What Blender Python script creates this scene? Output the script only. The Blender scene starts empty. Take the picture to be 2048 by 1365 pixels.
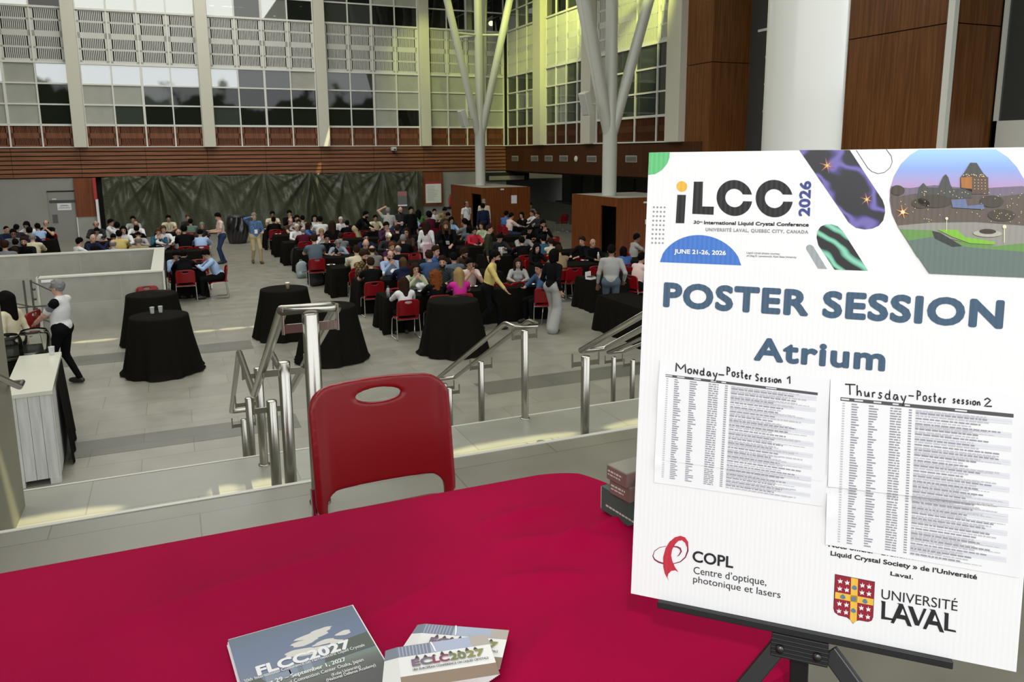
import bpy, math, random, os
import numpy as np
from mathutils import Vector, Matrix
S = bpy.context.scene
COL = S.collection
random.seed(7)
PI = math.pi
# ------------------------------------------------------------------ camera
PX, PY, F = 1024.0, 590.0, 1568.0
def _n(v):
    v = np.array(v, float); return v / np.linalg.norm(v)
_dX = _n((4744 - PX, PY - 278, -F)); _dY = _n((339 - PX, PY - 308, -F))
_Z = _n(np.cross(_dX, _dY)); _X = _n(_dX - _dX @ _Z * _Z); _Y = np.cross(_Z, _X)
RC = np.array([_X, _Y, _Z]); CC = np.array([0, 0, 3.7])
def ray(x, y): return RC @ _n((x - PX, PY - y, -F))
def onz(x, y, z):
    r = ray(x, y); return CC + r * ((z - CC[2]) / r[2])
def ony(x, y, Y):
    r = ray(x, y); return CC + r * ((Y - CC[1]) / r[1])
def onx(x, y, X):
    r = ray(x, y); return CC + r * ((X - CC[0]) / r[0])
cam = bpy.data.cameras.new('camera'); cam_o = bpy.data.objects.new('camera', cam); COL.objects.link(cam_o)
M = Matrix.Identity(4)
for i in range(3):
    for j in range(3): M[i][j] = RC[i][j]
    M[i][3] = CC[i]
cam_o.matrix_world = M
cam.sensor_width = 36.0; cam.lens = F / 2048 * 36.0
cam.shift_y = -(682.5 - PY) / 2048
cam.clip_end = 300
S.camera = cam_o
# ------------------------------------------------------------------ world, sun, skylights, exposure
W = bpy.data.worlds.new('sky'); S.world = W; W.use_nodes = True
nt = W.node_tree; nt.nodes.clear()
def wn(t, **k):
    n = nt.nodes.new(t)
    for a, b in k.items(): setattr(n, a, b)
    return n
L = nt.links.new
tc = wn('ShaderNodeTexCoord'); sx = wn('ShaderNodeSeparateXYZ'); L(tc.outputs['Generated'], sx.inputs[0])
nz = wn('ShaderNodeTexNoise'); nz.inputs['Scale'].default_value = 22; nz.inputs['Detail'].default_value = 6; L(tc.outputs['Generated'], nz.inputs['Vector'])
ma = wn('ShaderNodeMath', operation='MULTIPLY_ADD'); L(nz.outputs['Fac'], ma.inputs[0]); ma.inputs[1].default_value = -0.125; L(sx.outputs['Z'], ma.inputs[2])
rp = wn('ShaderNodeValToRGB'); L(ma.outputs[0], rp.inputs[0])
e = rp.color_ramp.elements
e[0].position = 0.0; e[0].color = (0.045, 0.06, 0.028, 1)
e[1].position = 0.006; e[1].color = (0.95, 0.97, 1.0, 1)
bg = wn('ShaderNodeBackground'); bg.inputs['Strength'].default_value = 3.0
L(rp.outputs[0], bg.inputs[0]); wo = wn('ShaderNodeOutputWorld'); L(bg.outputs[0], wo.inputs[0])
SUN = Vector((-0.30, 0.42, -1.0)).normalized()
sl = bpy.data.lights.new('sun', 'SUN'); sl.energy = 9.0; sl.angle = math.radians(0.35); sl.color = (1, 0.93, 0.55)
so = bpy.data.objects.new('sun', sl); COL.objects.link(so); so.location = (8, -10, 30)
so.rotation_euler = SUN.to_track_quat('-Z', 'Y').to_euler()
def area(name, loc, sx_, sy_, e_, col=(1, 1, 1), rot=(0, 0, 0)):
    l = bpy.data.lights.new(name, 'AREA'); l.shape = 'RECTANGLE'; l.size = sx_; l.size_y = sy_; l.energy = e_; l.color = col
    o = bpy.data.objects.new(name, l); COL.objects.link(o); o.location = loc; o.rotation_euler = rot
    return o
area('skylight', (1.0, 28.0, 14.7), 11, 19, 2500, (1.0, 0.99, 0.94))
area('skylight', (-2.0, 10.5, 14.7), 20, 13, 2600, (1.0, 0.99, 0.94))
def spot(loc, target, e_, col, ang=40, blend=0.8, r=0.15):
    l = bpy.data.lights.new('uplight_and_fill', 'SPOT'); l.energy = e_; l.color = col; l.spot_size = math.radians(ang); l.spot_blend = blend; l.shadow_soft_size = r
    o = bpy.data.objects.new('uplight_and_fill', l); COL.objects.link(o); o.location = loc
    o.rotation_euler = (Vector(target) - Vector(loc)).to_track_quat('-Z', 'Y').to_euler()
YG = (0.9, 1.0, 0.22)
spot((13.2, 29.0, 12.0), (16.6, 33.5, 9.0), 2600, YG, 60)
spot((13.5, 22.5, 11.5), (16.6, 26.5, 8.8), 2600, YG, 60)
spot((10.5, 35.5, 11.5), (12.5, 39.4, 7.5), 600, YG, 60)
spot((11.5, 31.0, 12.5), (13.3, 34.6, 9.0), 900, YG, 50)
spot((-.9, -1.7, 5.7), (.93, .80, 3.25), 400, (1, .98, .95), 24, .35, .12)  # added spot standing in for front daylight on the poster board
spot((1.2, .2, 8.0), (3.2, 3.3, 4.6), 420, (1, .99, .94), 34, .6, .2)  # added spot to brighten the round white column, no lamp known here
S.view_settings.view_transform = 'Standard'; S.view_settings.look = 'None'
S.view_settings.gamma = 1; S.view_settings.use_curve_mapping = False
S.view_settings.exposure = -0.5
S.cycles.use_denoising = True
S.cycles.max_bounces = 6; S.cycles.diffuse_bounces = 3; S.cycles.glossy_bounces = 3; S.cycles.transmission_bounces = 6; S.cycles.sample_clamp_indirect = 6
# ------------------------------------------------------------------ materials
MATS = {}
def mat(name, col=(.5, .5, .5), rough=.5, metal=0., var=0., vscale=8., bump=0., bscale=30., spec=.5, stretch=(1, 1, 1), col2=None, coat=0., trans=0., sheen=0.):
    if name in MATS: return MATS[name]
    m = bpy.data.materials.new(name); m.use_nodes = True; t = m.node_tree; b = t.nodes['Principled BSDF']
    b.inputs['Base Color'].default_value = (*col, 1); b.inputs['Roughness'].default_value = rough; b.inputs['Metallic'].default_value = metal
    b.inputs['Specular IOR Level'].default_value = spec; b.inputs['Coat Weight'].default_value = coat
    b.inputs['Transmission Weight'].default_value = trans; b.inputs['Sheen Weight'].default_value = sheen
    if var or bump or col2:
        tcn = t.nodes.new('ShaderNodeTexCoord'); mp = t.nodes.new('ShaderNodeMapping'); mp.inputs['Scale'].default_value = stretch
        t.links.new(tcn.outputs['Object'], mp.inputs[0])
    if var or col2:
        n1 = t.nodes.new('ShaderNodeTexNoise'); n1.inputs['Scale'].default_value = vscale; n1.inputs['Detail'].default_value = 5
        t.links.new(mp.outputs[0], n1.inputs['Vector'])
        r = t.nodes.new('ShaderNodeValToRGB'); a = r.color_ramp.elements
        c2 = col2 or tuple(max(0, c * (1 - var)) for c in col); c1 = col if col2 else tuple(min(1, c * (1 + var)) for c in col)
        a[0].position = .36; a[0].color = (*c2, 1); a[1].position = .64; a[1].color = (*c1, 1)
        t.links.new(n1.outputs['Fac'], r.inputs[0]); t.links.new(r.outputs[0], b.inputs['Base Color'])
    if bump:
        n2 = t.nodes.new('ShaderNodeTexNoise'); n2.inputs['Scale'].default_value = bscale; n2.inputs['Detail'].default_value = 4
        t.links.new(mp.outputs[0], n2.inputs['Vector'])
        bp = t.nodes.new('ShaderNodeBump'); bp.inputs['Strength'].default_value = bump; bp.inputs['Distance'].default_value = .02
        t.links.new(n2.outputs['Fac'], bp.inputs['Height']); t.links.new(bp.outputs[0], b.inputs['Normal'])
    MATS[name] = m; return m
def tile_mat(name, col, mortar, bw, bh, rough=.35, off=.5, mort=.004, var=.06, squash=1.0, rot=0):
    if name in MATS: return MATS[name]
    m = mat(name, col, rough); t = m.node_tree; b = t.nodes['Principled BSDF']
    tcn = t.nodes.new('ShaderNodeTexCoord'); mp = t.nodes.new('ShaderNodeMapping'); mp.inputs['Rotation'].default_value = (rot, 0, 0)
    t.links.new(tcn.outputs['Object'], mp.inputs[0])
    br = t.nodes.new('ShaderNodeTexBrick'); br.offset = off; br.inputs['Scale'].default_value = 1
    br.inputs['Brick Width'].default_value = bw; br.inputs['Row Height'].default_value = bh; br.inputs['Mortar Size'].default_value = mort
    br.inputs['Color1'].default_value = (*[c * (1 + var) for c in col], 1); br.inputs['Color2'].default_value = (*[c * (1 - var) for c in col], 1); br.inputs['Mortar'].default_value = (*mortar, 1)
    br.inputs['Bias'].default_value = 0; br.inputs['Mortar Smooth'].default_value = .1
    t.links.new(mp.outputs[0], br.inputs['Vector'])
    n1 = t.nodes.new('ShaderNodeTexNoise'); n1.inputs['Scale'].default_value = 3.; n1.inputs['Detail'].default_value = 6; t.links.new(mp.outputs[0], n1.inputs['Vector'])
    mx = t.nodes.new('ShaderNodeMix'); mx.data_type = 'RGBA'; mx.blend_type = 'MULTIPLY'; mx.inputs[0].default_value = .35
    t.links.new(br.outputs['Color'], mx.inputs[6]); t.links.new(n1.outputs['Fac'], mx.inputs[7]); t.links.new(mx.outputs[2], b.inputs['Base Color'])
    n2 = t.nodes.new('ShaderNodeMath'); n2.operation = 'MULTIPLY_ADD'; t.links.new(n1.outputs['Fac'], n2.inputs[0]); n2.inputs[1].default_value = .25; n2.inputs[2].default_value = rough - .12
    t.links.new(n2.outputs[0], b.inputs['Roughness'])
    return m
def wood(name, c1, c2, axis='z', rough=.38, scale=6):
    st = {'z': (3, 3, .12), 'x': (.12, 3, 3), 'y': (3, .12, 3)}[axis]
    return mat(name, c1, rough, col2=c2, vscale=scale, stretch=st, bump=.05, bscale=20, spec=.25)
# ------------------------------------------------------------------ mesh builder
class MB:
    def __init__(s): s.v = []; s.f = []; s.m = []; s.sm = []
    def add(s, vs, fs, mi=0, smooth=False):
        o = len(s.v); s.v += [tuple(p) for p in vs]
        for f in fs: s.f.append(tuple(i + o for i in f)); s.m.append(mi); s.sm.append(smooth)
        return s
    def box(s, x0, x1, y0, y1, z0, z1, mi=0, R=None, o=(0, 0, 0)):
        vs = [(x, y, z) for z in (z0, z1) for y in (y0, y1) for x in (x0, x1)]
        if R is not None: vs = [R @ Vector(p) + Vector(o) for p in vs]
        return s.add(vs, [(0, 2, 3, 1), (4, 5, 7, 6), (0, 1, 5, 4), (2, 6, 7, 3), (0, 4, 6, 2), (1, 3, 7, 5)], mi)
    def quad(s, a, b, c, d, mi=0): return s.add([a, b, c, d], [(0, 1, 2, 3)], mi)
    def prism(s, poly, z0, z1, mi=0, T=None):
        n = len(poly); vs = [(x, y, z0) for x, y in poly] + [(x, y, z1) for x, y in poly]
        if T is not None: vs = [T @ Vector(p) for p in vs]
        fs = [tuple(range(n - 1, -1, -1)), tuple(range(n, 2 * n))] + [(i, (i + 1) % n, n + (i + 1) % n, n + i) for i in range(n)]
        return s.add(vs, fs, mi)
    def tube(s, pts, r, n=8, mi=0, closed=False, cap=True):
        P = [Vector(p) for p in pts]; k = len(P); rs = r if isinstance(r, (list, tuple)) else [r] * k
        vs = []; prev = None
        for i in range(k):
            if closed: d = (P[(i + 1) % k] - P[i - 1])
            else: d = (P[min(i + 1, k - 1)] - P[max(i - 1, 0)])
            d.normalize()
            if prev is None:
                a = Vector((0, 0, 1)) if abs(d.z) < .9 else Vector((1, 0, 0)); u = d.cross(a).normalized()
            else: u = (prev - d * prev.dot(d)).normalized()
            prev = u; w = d.cross(u)
            sc = 1.0
            if 0 < i < k - 1 and not closed:
                c = (P[i] - P[i - 1]).normalized().dot((P[i + 1] - P[i]).normalized()); sc = min(1.4, 1 / math.sqrt(max(.3, (1 + c) / 2)))
            for j in range(n):
                t = 2 * PI * j / n; vs.append(P[i] + (u * math.cos(t) + w * math.sin(t)) * rs[i])
        fs = []
        for i in range(k if closed else k - 1):
            for j in range(n):
                a = i * n; b = ((i + 1) % k) * n; fs.append((a + j, b + j, b + (j + 1) % n, a + (j + 1) % n))
        s.add(vs, fs, mi, True)
        if cap and not closed:
            s.add([vs[j] for j in range(n)], [tuple(range(n))], mi); s.add([vs[(k - 1) * n + j] for j in range(n)], [tuple(range(n - 1, -1, -1))], mi)
        return s
    def lathe(s, prof, c=(0, 0, 0), n=24, mi=0, ax=1.0, ay=1.0):
        vs = []; k = len(prof)
        for r, z in prof:
            for j in range(n):
                t = 2 * PI * j / n; vs.append((c[0] + r * math.cos(t) * ax, c[1] + r * math.sin(t) * ay, c[2] + z))
        fs = [(i * n + j, i * n + (j + 1) % n, (i + 1) * n + (j + 1) % n, (i + 1) * n + j) for i in range(k - 1) for j in range(n)]
        s.add(vs, fs, mi, True)
        if prof[0][0] > 1e-4: s.add(vs[:n], [tuple(range(n - 1, -1, -1))], mi)
        if prof[-1][0] > 1e-4: s.add(vs[-n:], [tuple(range(n))], mi)
        return s
    def ell(s, c, r, n=10, m=6, mi=0, R=None):
        vs = []; c = Vector(c)
        for i in range(m + 1):
            a = PI * i / m
            for j in range(n):
                t = 2 * PI * j / n; p = Vector((r[0] * math.sin(a) * math.cos(t), r[1] * math.sin(a) * math.sin(t), r[2] * math.cos(a)))
                vs.append(c + (R @ p if R is not None else p))
        return s.add(vs, [(i * n + j, (i + 1) * n + j, (i + 1) * n + (j + 1) % n, i * n + (j + 1) % n) for i in range(m) for j in range(n)], mi, True)
    def grid(s, fn, nu, nv, mi=0, smooth=True):
        vs = [fn(i / nu, j / nv) for j in range(nv + 1) for i in range(nu + 1)]
        return s.add(vs, [(j * (nu + 1) + i, j * (nu + 1) + i + 1, (j + 1) * (nu + 1) + i + 1, (j + 1) * (nu + 1) + i) for j in range(nv) for i in range(nu)], mi, smooth)
    def mesh(s, name, mats):
        me = bpy.data.meshes.new(name); me.from_pydata(s.v, [], s.f)
        for m in (mats if isinstance(mats, (list, tuple)) else [mats]): me.materials.append(m)
        me.polygons.foreach_set('material_index', s.m); me.polygons.foreach_set('use_smooth', s.sm); me.update()
        return me
    def build(s, name, mats, parent=None, loc=(0, 0, 0), rz=0., bevel=0.):
        return link(name, s.mesh(name, mats), parent, loc, rz, bevel)
def link(name, me, parent=None, loc=(0, 0, 0), rz=0., bevel=0.):
    o = bpy.data.objects.new(name, me); COL.objects.link(o); o.location = loc; o.rotation_euler = (0, 0, rz)
    if parent is not None: o.parent = parent
    if bevel:
        b = o.modifiers.new('edge', 'BEVEL'); b.width = bevel; b.segments = 2; b.limit_method = 'ANGLE'
    return o
def tag(o, label, cat, group=None):
    o['label'] = label; o['category'] = cat
    if group: o['group'] = group
    return o
def thing(name, label, cat, loc=(0, 0, 0), rz=0., group=None):
    o = bpy.data.objects.new(name, None); COL.objects.link(o); o.location = loc; o.rotation_euler = (0, 0, rz); o.empty_display_size = .1
    return tag(o, label, cat, group)
def struct(o):
    o['kind'] = 'structure'; return o
def copy_tree(o, parent=None):
    c = o.copy(); COL.objects.link(c)
    if parent is not None: c.parent = parent
    for ch in list(o.children): copy_tree(ch, c)
    return c
# ------------------------------------------------------------------ shared materials
BLK = mat('black_cloth', (.0085, .008, .006), .95, bump=.25, bscale=60, spec=.05)
BLKT = mat('black_cloth_lit', (.022, .02, .013), .85, bump=.2, bscale=80, spec=.25)  # lit copy of the black cloth, top light put into its colour; unused
STEEL = mat('brushed_steel', (.46, .445, .40), .24, 1.0, bump=.03, bscale=200, stretch=(1, 1, .05))
CHROME = mat('chrome', (.75, .75, .74), .12, 1.0)
REDP = mat('red_plastic', (.22, .003, .006), .32, bump=.05, bscale=700, spec=.4)
WHT = mat('white_paint', (.72, .72, .66), .5)
FRAME = mat('window_frame_paint', (.80, .80, .74), .4)
CREAM = mat('cream_column_paint', (.70, .68, .57), .5)
WD = wood('mahogany_panel', (.20, .078, .022), (.12, .043, .011))
WDH = wood('mahogany_board', (.32, .135, .065), (.20, .078, .036), 'x')
DARK = mat('dark_gap', (.012, .011, .009), .9)
STONE = mat('grey_wall_panel', (.33, .33, .29), .55, var=.06, vscale=2)
PAPER = mat('white_paper', (.82, .82, .83), .7)
GREYP = mat('perforated_panel_paint', (.66, .66, .62), .4)
BRNP = wood('slotted_wood_panel', (.25, .10, .05), (.17, .06, .028))
# ================================================================== SETTING
ZA, ZB = 2.1, 1.17
FC = tile_mat('lower_floor_tile', (.33, .32, .265), (.19, .18, .145), 1.2, .6, .36)
FA = tile_mat('upper_floor_tile', (.215, .207, .165), (.11, .10, .075), 1.2, .6, .34, mort=.003)
FB = tile_mat('landing_tile', (.34, .34, .29), (.22, .21, .17), 1.5, 1.5, .36)
DS = tile_mat('dark_floor_tile', (.17, .165, .14), (.10, .095, .08), 1.2, .6, .36)
struct(MB().box(-11, 21, 8.6, 42, -.3, 0).build('floor', FC))
struct(MB().box(-1.44, 1.37, 10.56, 11.18, 0, .003).build('trim_1', DS))
struct(MB().box(4.24, 9.5, 10.85, 11.5, 0, .003).build('trim_2', DS))
struct(MB().box(-2.6, 1.2, 15.45, 16.2, 0, .003).build('trim_3', DS))
struct(MB().box(7.3, 9.2, 17.1, 17.7, 0, .003).build('trim_4', DS))
struct(MB().box(-6, 14, -8, 3.75, ZA - .3, ZA).build('floor_upper', FA))
st = MB(); n = 6
for i in range(1, n):
    y = 3.75 + (i - 1) * .33; st.box(-1.25, 9, y, y + .33, 0, ZA - i * (ZA - ZB) / n)
for i in range(1, 7):
    y = 6.65 + (i - 1) * .34; st.box(-1.25, 9, y, y + .34, 0, ZB - i * ZB / 7)
struct(st.build('stair', FB))
struct(MB().box(-1.25, 9, 5.4, 6.65, 0, ZB).build('floor_landing', FB))
NOS = mat('pale_stair_nosing', (.55, .55, .48), .4)
struct(MB().box(-6, 14, 3.74, 3.765, ZA, ZA + .004).build('trim_5', NOS))
struct(MB().box(-1.25, 9, 6.64, 6.665, ZB, ZB + .004).build('trim_6', NOS))
# stair side wall on the far left with its wall rail
struct(MB().box(-1.6, -1.17, 3.75, 6.35, 0, 3.45).build('wall_stair', mat('beige_wall', (.26, .25, .19), .6)))
wr = thing('wall_handrail', 'short steel handrail fixed along the beige stair side wall at the left edge', 'handrail', (-1.17, 5.2, 0))
p0 = Vector((.09, -1.4, 3.02)); p1 = Vector((.09, .95, 2.12)); MB().tube([p0, p1, p1 + Vector((.0, .12, -.0)), p1 + Vector((-.09, .12, 0))], .021).build('rail', STEEL, wr)
for t in (.25, .75):
    q = p0.lerp(p1, t); MB().tube([q, q + Vector((0, 0, -.07)), q + Vector((-.09, 0, -.07))], .008).build('bracket', STEEL, wr)
# back wall ------------------------------------------------------------
YW = 39.5
BAY = [-14.0, -8.78, -3.52, 1.74, 6.96, 12.1, 16.62]
struct(MB().box(-14, 21, YW + .5, YW + .7, 0, 15).build('wall_back', mat('dark_interior', (.05, .05, .045), .8)))
bd = MB(); nb = 7
for k in range(-2, 12):
    x0 = -14 + (k + 2) * 2.6
    for i in range(nb):
        z0 = 2.70 + i * 1.30 / nb; bd.box(x0 + .008, min(x0 + 2.592, 16.62), YW - .06, YW, z0 + .025, z0 + 1.30 / nb - .02)
        if x0 + 2.6 > 16.6: pass
    if x0 + 2.6 > 16.6: break
bd.box(-14, 16.62, YW, YW + .4, 2.68, 4.0, 1)
struct(bd.build('wall_band', [WDH, DARK]))
struct(MB().box(-14, 16.6, YW - .12, YW + .02, 4.0, 4.04).build('trim_7', FRAME))
lw = MB().box(-14, -3.95, YW, YW + .3, 0, 2.68).box(11.6, 16.62, YW, YW + .3, 0, 2.68)
struct(lw.build('wall_back_lower', mat('grey_lower_wall', (.30, .30, .27), .5, var=.04, vscale=1.5)))
struct(MB().box(-14, -3.2, YW - .02, YW, 0, .28).build('baseboard_back', mat('pale_base', (.5, .48, .38), .25)))
struct(MB().box(-3.97, -3.2, YW - .15, YW + .2, .98, 2.68).build('trim_8', wood('orange_wood', (.24, .075, .026), (.16, .045, .015))))
struct(MB().box(-3.97, -3.2, YW - .12, YW + .2, 0, .98).build('trim_9', STONE))
struct(MB().box(-3.99, -3.95, YW - .14, YW + .2, 0, 1.0).box(-3.97, -3.2, YW - .14, YW + .2, .97, 1.0).build('trim_10', FRAME))
struct(MB().box(11.75, 12.95, YW - .2, YW, .98, 2.68).build('trim_11', MATS['orange_wood']))
struct(MB().box(-3.2, 11.7, YW + .3, YW + .35, 0, 2.68).build('wall_behind_tarp', DARK))
# facade panels: shared meshes for one module
def slot_panel(w, z0, z1, bands, ns, th=.05):
    m = MB(); m.box(0, w, th + .12, th + .14, z0, z1, 1)
    zs = [z0] + [q for b in bands for q in b] + [z1]
    for i in range(0, len(zs), 2): m.box(0, w, 0, th, zs[i], zs[i + 1])
    mx = .11; m.box(0, mx, 0, th, z0, z1); m.box(w - mx, w, 0, th, z0, z1)
    p = (w - 2 * mx) / ns
    for (a, b) in bands:
        for k in range(1, ns): m.box(mx + k * p - p * .29, mx + k * p + p * .29, 0, th, a, b)
    return m
GB = mat('grey_blind', (.42, .43, .38), .6, var=.05, vscale=2); 
GDK = mat('dark_window_glass', (.010, .012, .010), .02, spec=.55)
GRF = mat('reflective_window_glass', (.42, .44, .43), .015, .6, spec=1.0)
GMD = mat('tinted_window_glass', (.055, .065, .058), .02, .12, spec=.8)
nwin = [0]
def facade(x0, x1, nm, org, rz, kinds, tops, slot_mat, perf_mat, colx=True, thick_mid=True):
    """One bay of the glazed wall, from x0 to x1 in its own frame: slotted panel, window, perforated panel, upper window."""
    w = (x1 - x0) / nm
    key = round(w, 3)
    R = Matrix.Rotation(rz, 4, 'Z'); O = Vector(org)
    def put(name, me, x): 
        return struct(link(name, me, None, tuple(O + R @ Vector((x, 0, 0))), rz))
    if ('sp', key) not in MATS:
        MATS[('sp', key)] = slot_panel(w - .05, 4.04, 4.96, [(4.10, 4.40), (4.62, 4.92)], 17).mesh('slot_panel', [slot_mat, DARK])
        MATS[('pf', key)] = slot_panel(w - .05, 7.58, 9.80, [(7.70, 8.13), (8.21, 8.62), (8.86, 9.27), (9.35, 9.74)], 13).mesh('perforated_panel', [perf_mat, DARK])
    for i in range(nm):
        put('wall_panel', MATS[('sp', key)], x0 + i * w + .025); put('wall_screen', MATS[('pf', key)], x0 + i * w + .025)
    for (z0, z1, rows, kk) in ((4.96, 7.56, 3, kinds), (9.82, 14.6, 5, tops)):
        nwin[0] += 1; fr = MB()
        for i in range(nm + 1):
            h = .05 if (i == nm // 2 and thick_mid) else .03
            fr.box(x0 + i * w - h, x0 + i * w + h, -.05, .06, z0, z1)
        for j in range(rows + 1):
            z = z0 + (z1 - z0) * j / rows; h = .045 if j in (0, rows) else .032
            fr.box(x0, x1, -.045, .06, z - h, z + h)
        f = struct(fr.build('window_%d' % nwin[0], FRAME, None, org, rz))
        for i in range(nm):
            for j in range(rows):
                k = kk[(rows - 1 - j) * nm + i] if kk else random.choice('bdrdm')
                z = z0 + (z1 - z0) * j / rows; g = {'b': GB, 'd': GDK, 'r': GRF, 'm': GMD}[k]
                MB().box(x0 + i * w, x0 + (i + 1) * w, .01, .03, z, z + (z1 - z0) / rows).build('pane', g, f)
    mu = MB()
    for i in range(nm + 1):
        mu.box(x0 + i * w - .03, x0 + i * w + .03, -.05, .06, 4.02, 4.97); mu.box(x0 + i * w - .03, x0 + i * w + .03, -.04, .06, 7.55, 9.83)
    mu.box(x0, x1, -.06, .06, 7.52, 7.60).box(x0, x1, -.06, .06, 9.78, 9.86)
    struct(mu.build('trim_%d' % (100 + nwin[0]), FRAME, None, org, rz))
BK = [(-8.53, -3.77, 'brbrbbbdbbbd', 'rrrrrrrrrrrrrrrrdrrd'), (-3.27, 1.49, 'rrrrbbmdbmdd', 'rrrrrrrrrrrrrrrrrrrr'), (1.99, 6.71, 'rmmbddddmddd', 'rrrrrrrrrrrrrmrrrmrd'),
      (7.21, 11.85, 'mmbbddbbddbd', 'mdbbddmbddddmdbbmmdd'), (12.35, 16.5, 'bbbbbbbbbbbb', 'dmddbddmddddddrdddmd')]
for a in BK: facade(a[0], a[1], 4, (0, YW, 0), 0, a[2], a[3], BRNP, GREYP)
for i, x in enumerate(BAY[1:6]):
    struct(MB().box(x - .25, x + .25, YW - .38, YW + .1, 4.0, 15).build('wall_column', CREAM, bevel=.01))
# right wall ------------------------------------------------------------
XR = 16.62
RZ = -PI / 2     # local x runs toward the camera, local +y into the wall
def rx(Y): return YW - Y
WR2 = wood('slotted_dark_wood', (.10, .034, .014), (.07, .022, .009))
MATS.pop(('x',), None)
BRNP_save = BRNP; BRNP = WR2
RB = [(0.35, 4.0, 3, 'mmmmrrmmm', 'rrrrrrrrmrrmrrm'), (5.0, 9.2, 4, 'bbmmmrmmmrmm', 'dmdmrmmdmdmmmmdd'+'mdmd'), (9.9, 15.9, 4, 'bmmddmmdbmmd', 'mmmmddmddmmdmmdd'+'dmdd')]
for a in RB: facade(a[0], a[1], a[2], (XR, YW, 0), RZ, a[3], a[4], WR2, GREYP, thick_mid=False)
BRNP = BRNP_save
for Y in (35.0, 30.1, 23.75):
    struct(MB().box(XR - .3, XR + .3, Y - .42, Y + .42, 4.0, 15).build('wall_column', CREAM, bevel=.01))
struct(MB().box(XR + .5, XR + .7, 23.4, YW + .7, 2.7, 15).build('wall_right', MATS['dark_interior']))
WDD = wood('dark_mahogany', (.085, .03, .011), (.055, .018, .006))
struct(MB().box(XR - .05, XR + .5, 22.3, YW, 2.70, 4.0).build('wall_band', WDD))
struct(MB().box(XR - .12, XR, 23.5, YW, 3.99, 4.04).build('trim_12', FRAME))
struct(MB().box(XR + .4, 21, 21.95, YW + .3, 2.6, 2.7).build('ceiling_recess', mat('soffit', (.06, .055, .05), .7)))
rec = MB().box(20.0, 20.2, 20, YW, 0, 2.6)
for i in range(7): rec.box(19.93, 20.0, 21.5 + i * 2.6, 22.7 + i * 2.6, 1.0, 2.5, 1)
rec.box(19.6, 20.0, 20, YW, .9, 1.0, 0)
struct(rec.build('wall_recess', [mat('recess_wall', (.085, .085, .075), .6), mat('recess_panel', (.03, .032, .03), .5)]))
struct(MB().box(18.6, 18.8, 20, YW, 0, 1.0).build('wall_low', mat('low_wall', (.055, .055, .045), .6)))
# small louvres in the band
LV = MB().box(-.42, .42, 0, .03, 0, .26)
for i in range(4): LV.box(-.37, .37, -.012, 0, .035 + i * .05, .065 + i * .05, 1)
lvm = LV.mesh('vent', [mat('vent_frame', (.42, .43, .38), .5), mat('vent_slats', (.10, .11, .10), .5)])
vents = [(1029, 317), (1068, 317), (1096, 317), (1126, 317), (1182, 318), (1222, 318), (1261, 318)]
names_v = ['nearest the inner corner', 'first of the group of three', 'middle of the group of three', 'last of the group of three', 'just left of the second tree column', 'half behind the second tree column', 'just right of the second tree column']
for (x, y), nm in zip(vents, names_v):
    p = onx(x, y, XR - .08); o = link('wall_vent', lvm, None, (XR - .055, p[1], p[2] - .13), RZ)
    tag(o, 'small grey louvre vent in the dark wood band, ' + nm, 'vent', 'louvre vents in the wood band')
p = onx(1152, 318, XR - .08)
tag(MB().lathe([(.0, 0), (.13, .0), (.14, .03), (.10, .07), (0, .08)], n=20).build('wall_bell', WHT, None, (XR - .055, p[1], p[2])), 'small round white fitting among the louvre vents in the wood band', 'fitting').rotation_euler = (0, -PI / 2, 0)
# wood clad bays
struct(MB().box(16.60, 18.2, 21.95, 23.45, 0, 6.55).box(16.60, 18.2, 21.95, 23.45, 6.575, 15).build('wall_pillar', WD))
struct(MB().box(16.80, 18.45, 13.35, 16.5, 0, 6.55).box(16.80, 18.45, 13.35, 16.5, 6.575, 15).build('wall_bay', WD))
struct(MB().box(16.72, 16.86, 13.25, 13.42, 0, 15).build('trim_13', FRAME))
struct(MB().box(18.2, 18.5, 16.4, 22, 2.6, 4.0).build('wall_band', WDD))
facade(.3, 5.3, 4, (18.2, 21.9, 0), RZ, 'mmmmmmmmmmmm', 'mmmm' * 5, WR2, GREYP, thick_mid=False)
struct(MB().box(18.6, 18.8, 13, 22, 2.6, 15).build('wall_right', MATS['dark_interior']))
struct(MB().box(18.15, 18.7, 21.2, 24, 0, 15).build('wall_right', MATS['dark_interior']))
# dark glazing at the right edge
gz = MB().box(18.5, 18.56, 5, 13.35, 4.35, 15)
f = struct(MB().box(18.44, 18.6, 13.2, 13.3, 0, 15).box(18.44, 18.6, 5, 13.3, 3.7, 4.35).box(18.44, 18.6, 9.9, 9.96, 4.3, 15).build('window_90', FRAME))
gz.build('pane', GMD, f)
struct(MB().box(18.44, 18.6, 5, 13.3, 0, 3.7).build('wall_right_near', STONE))
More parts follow.
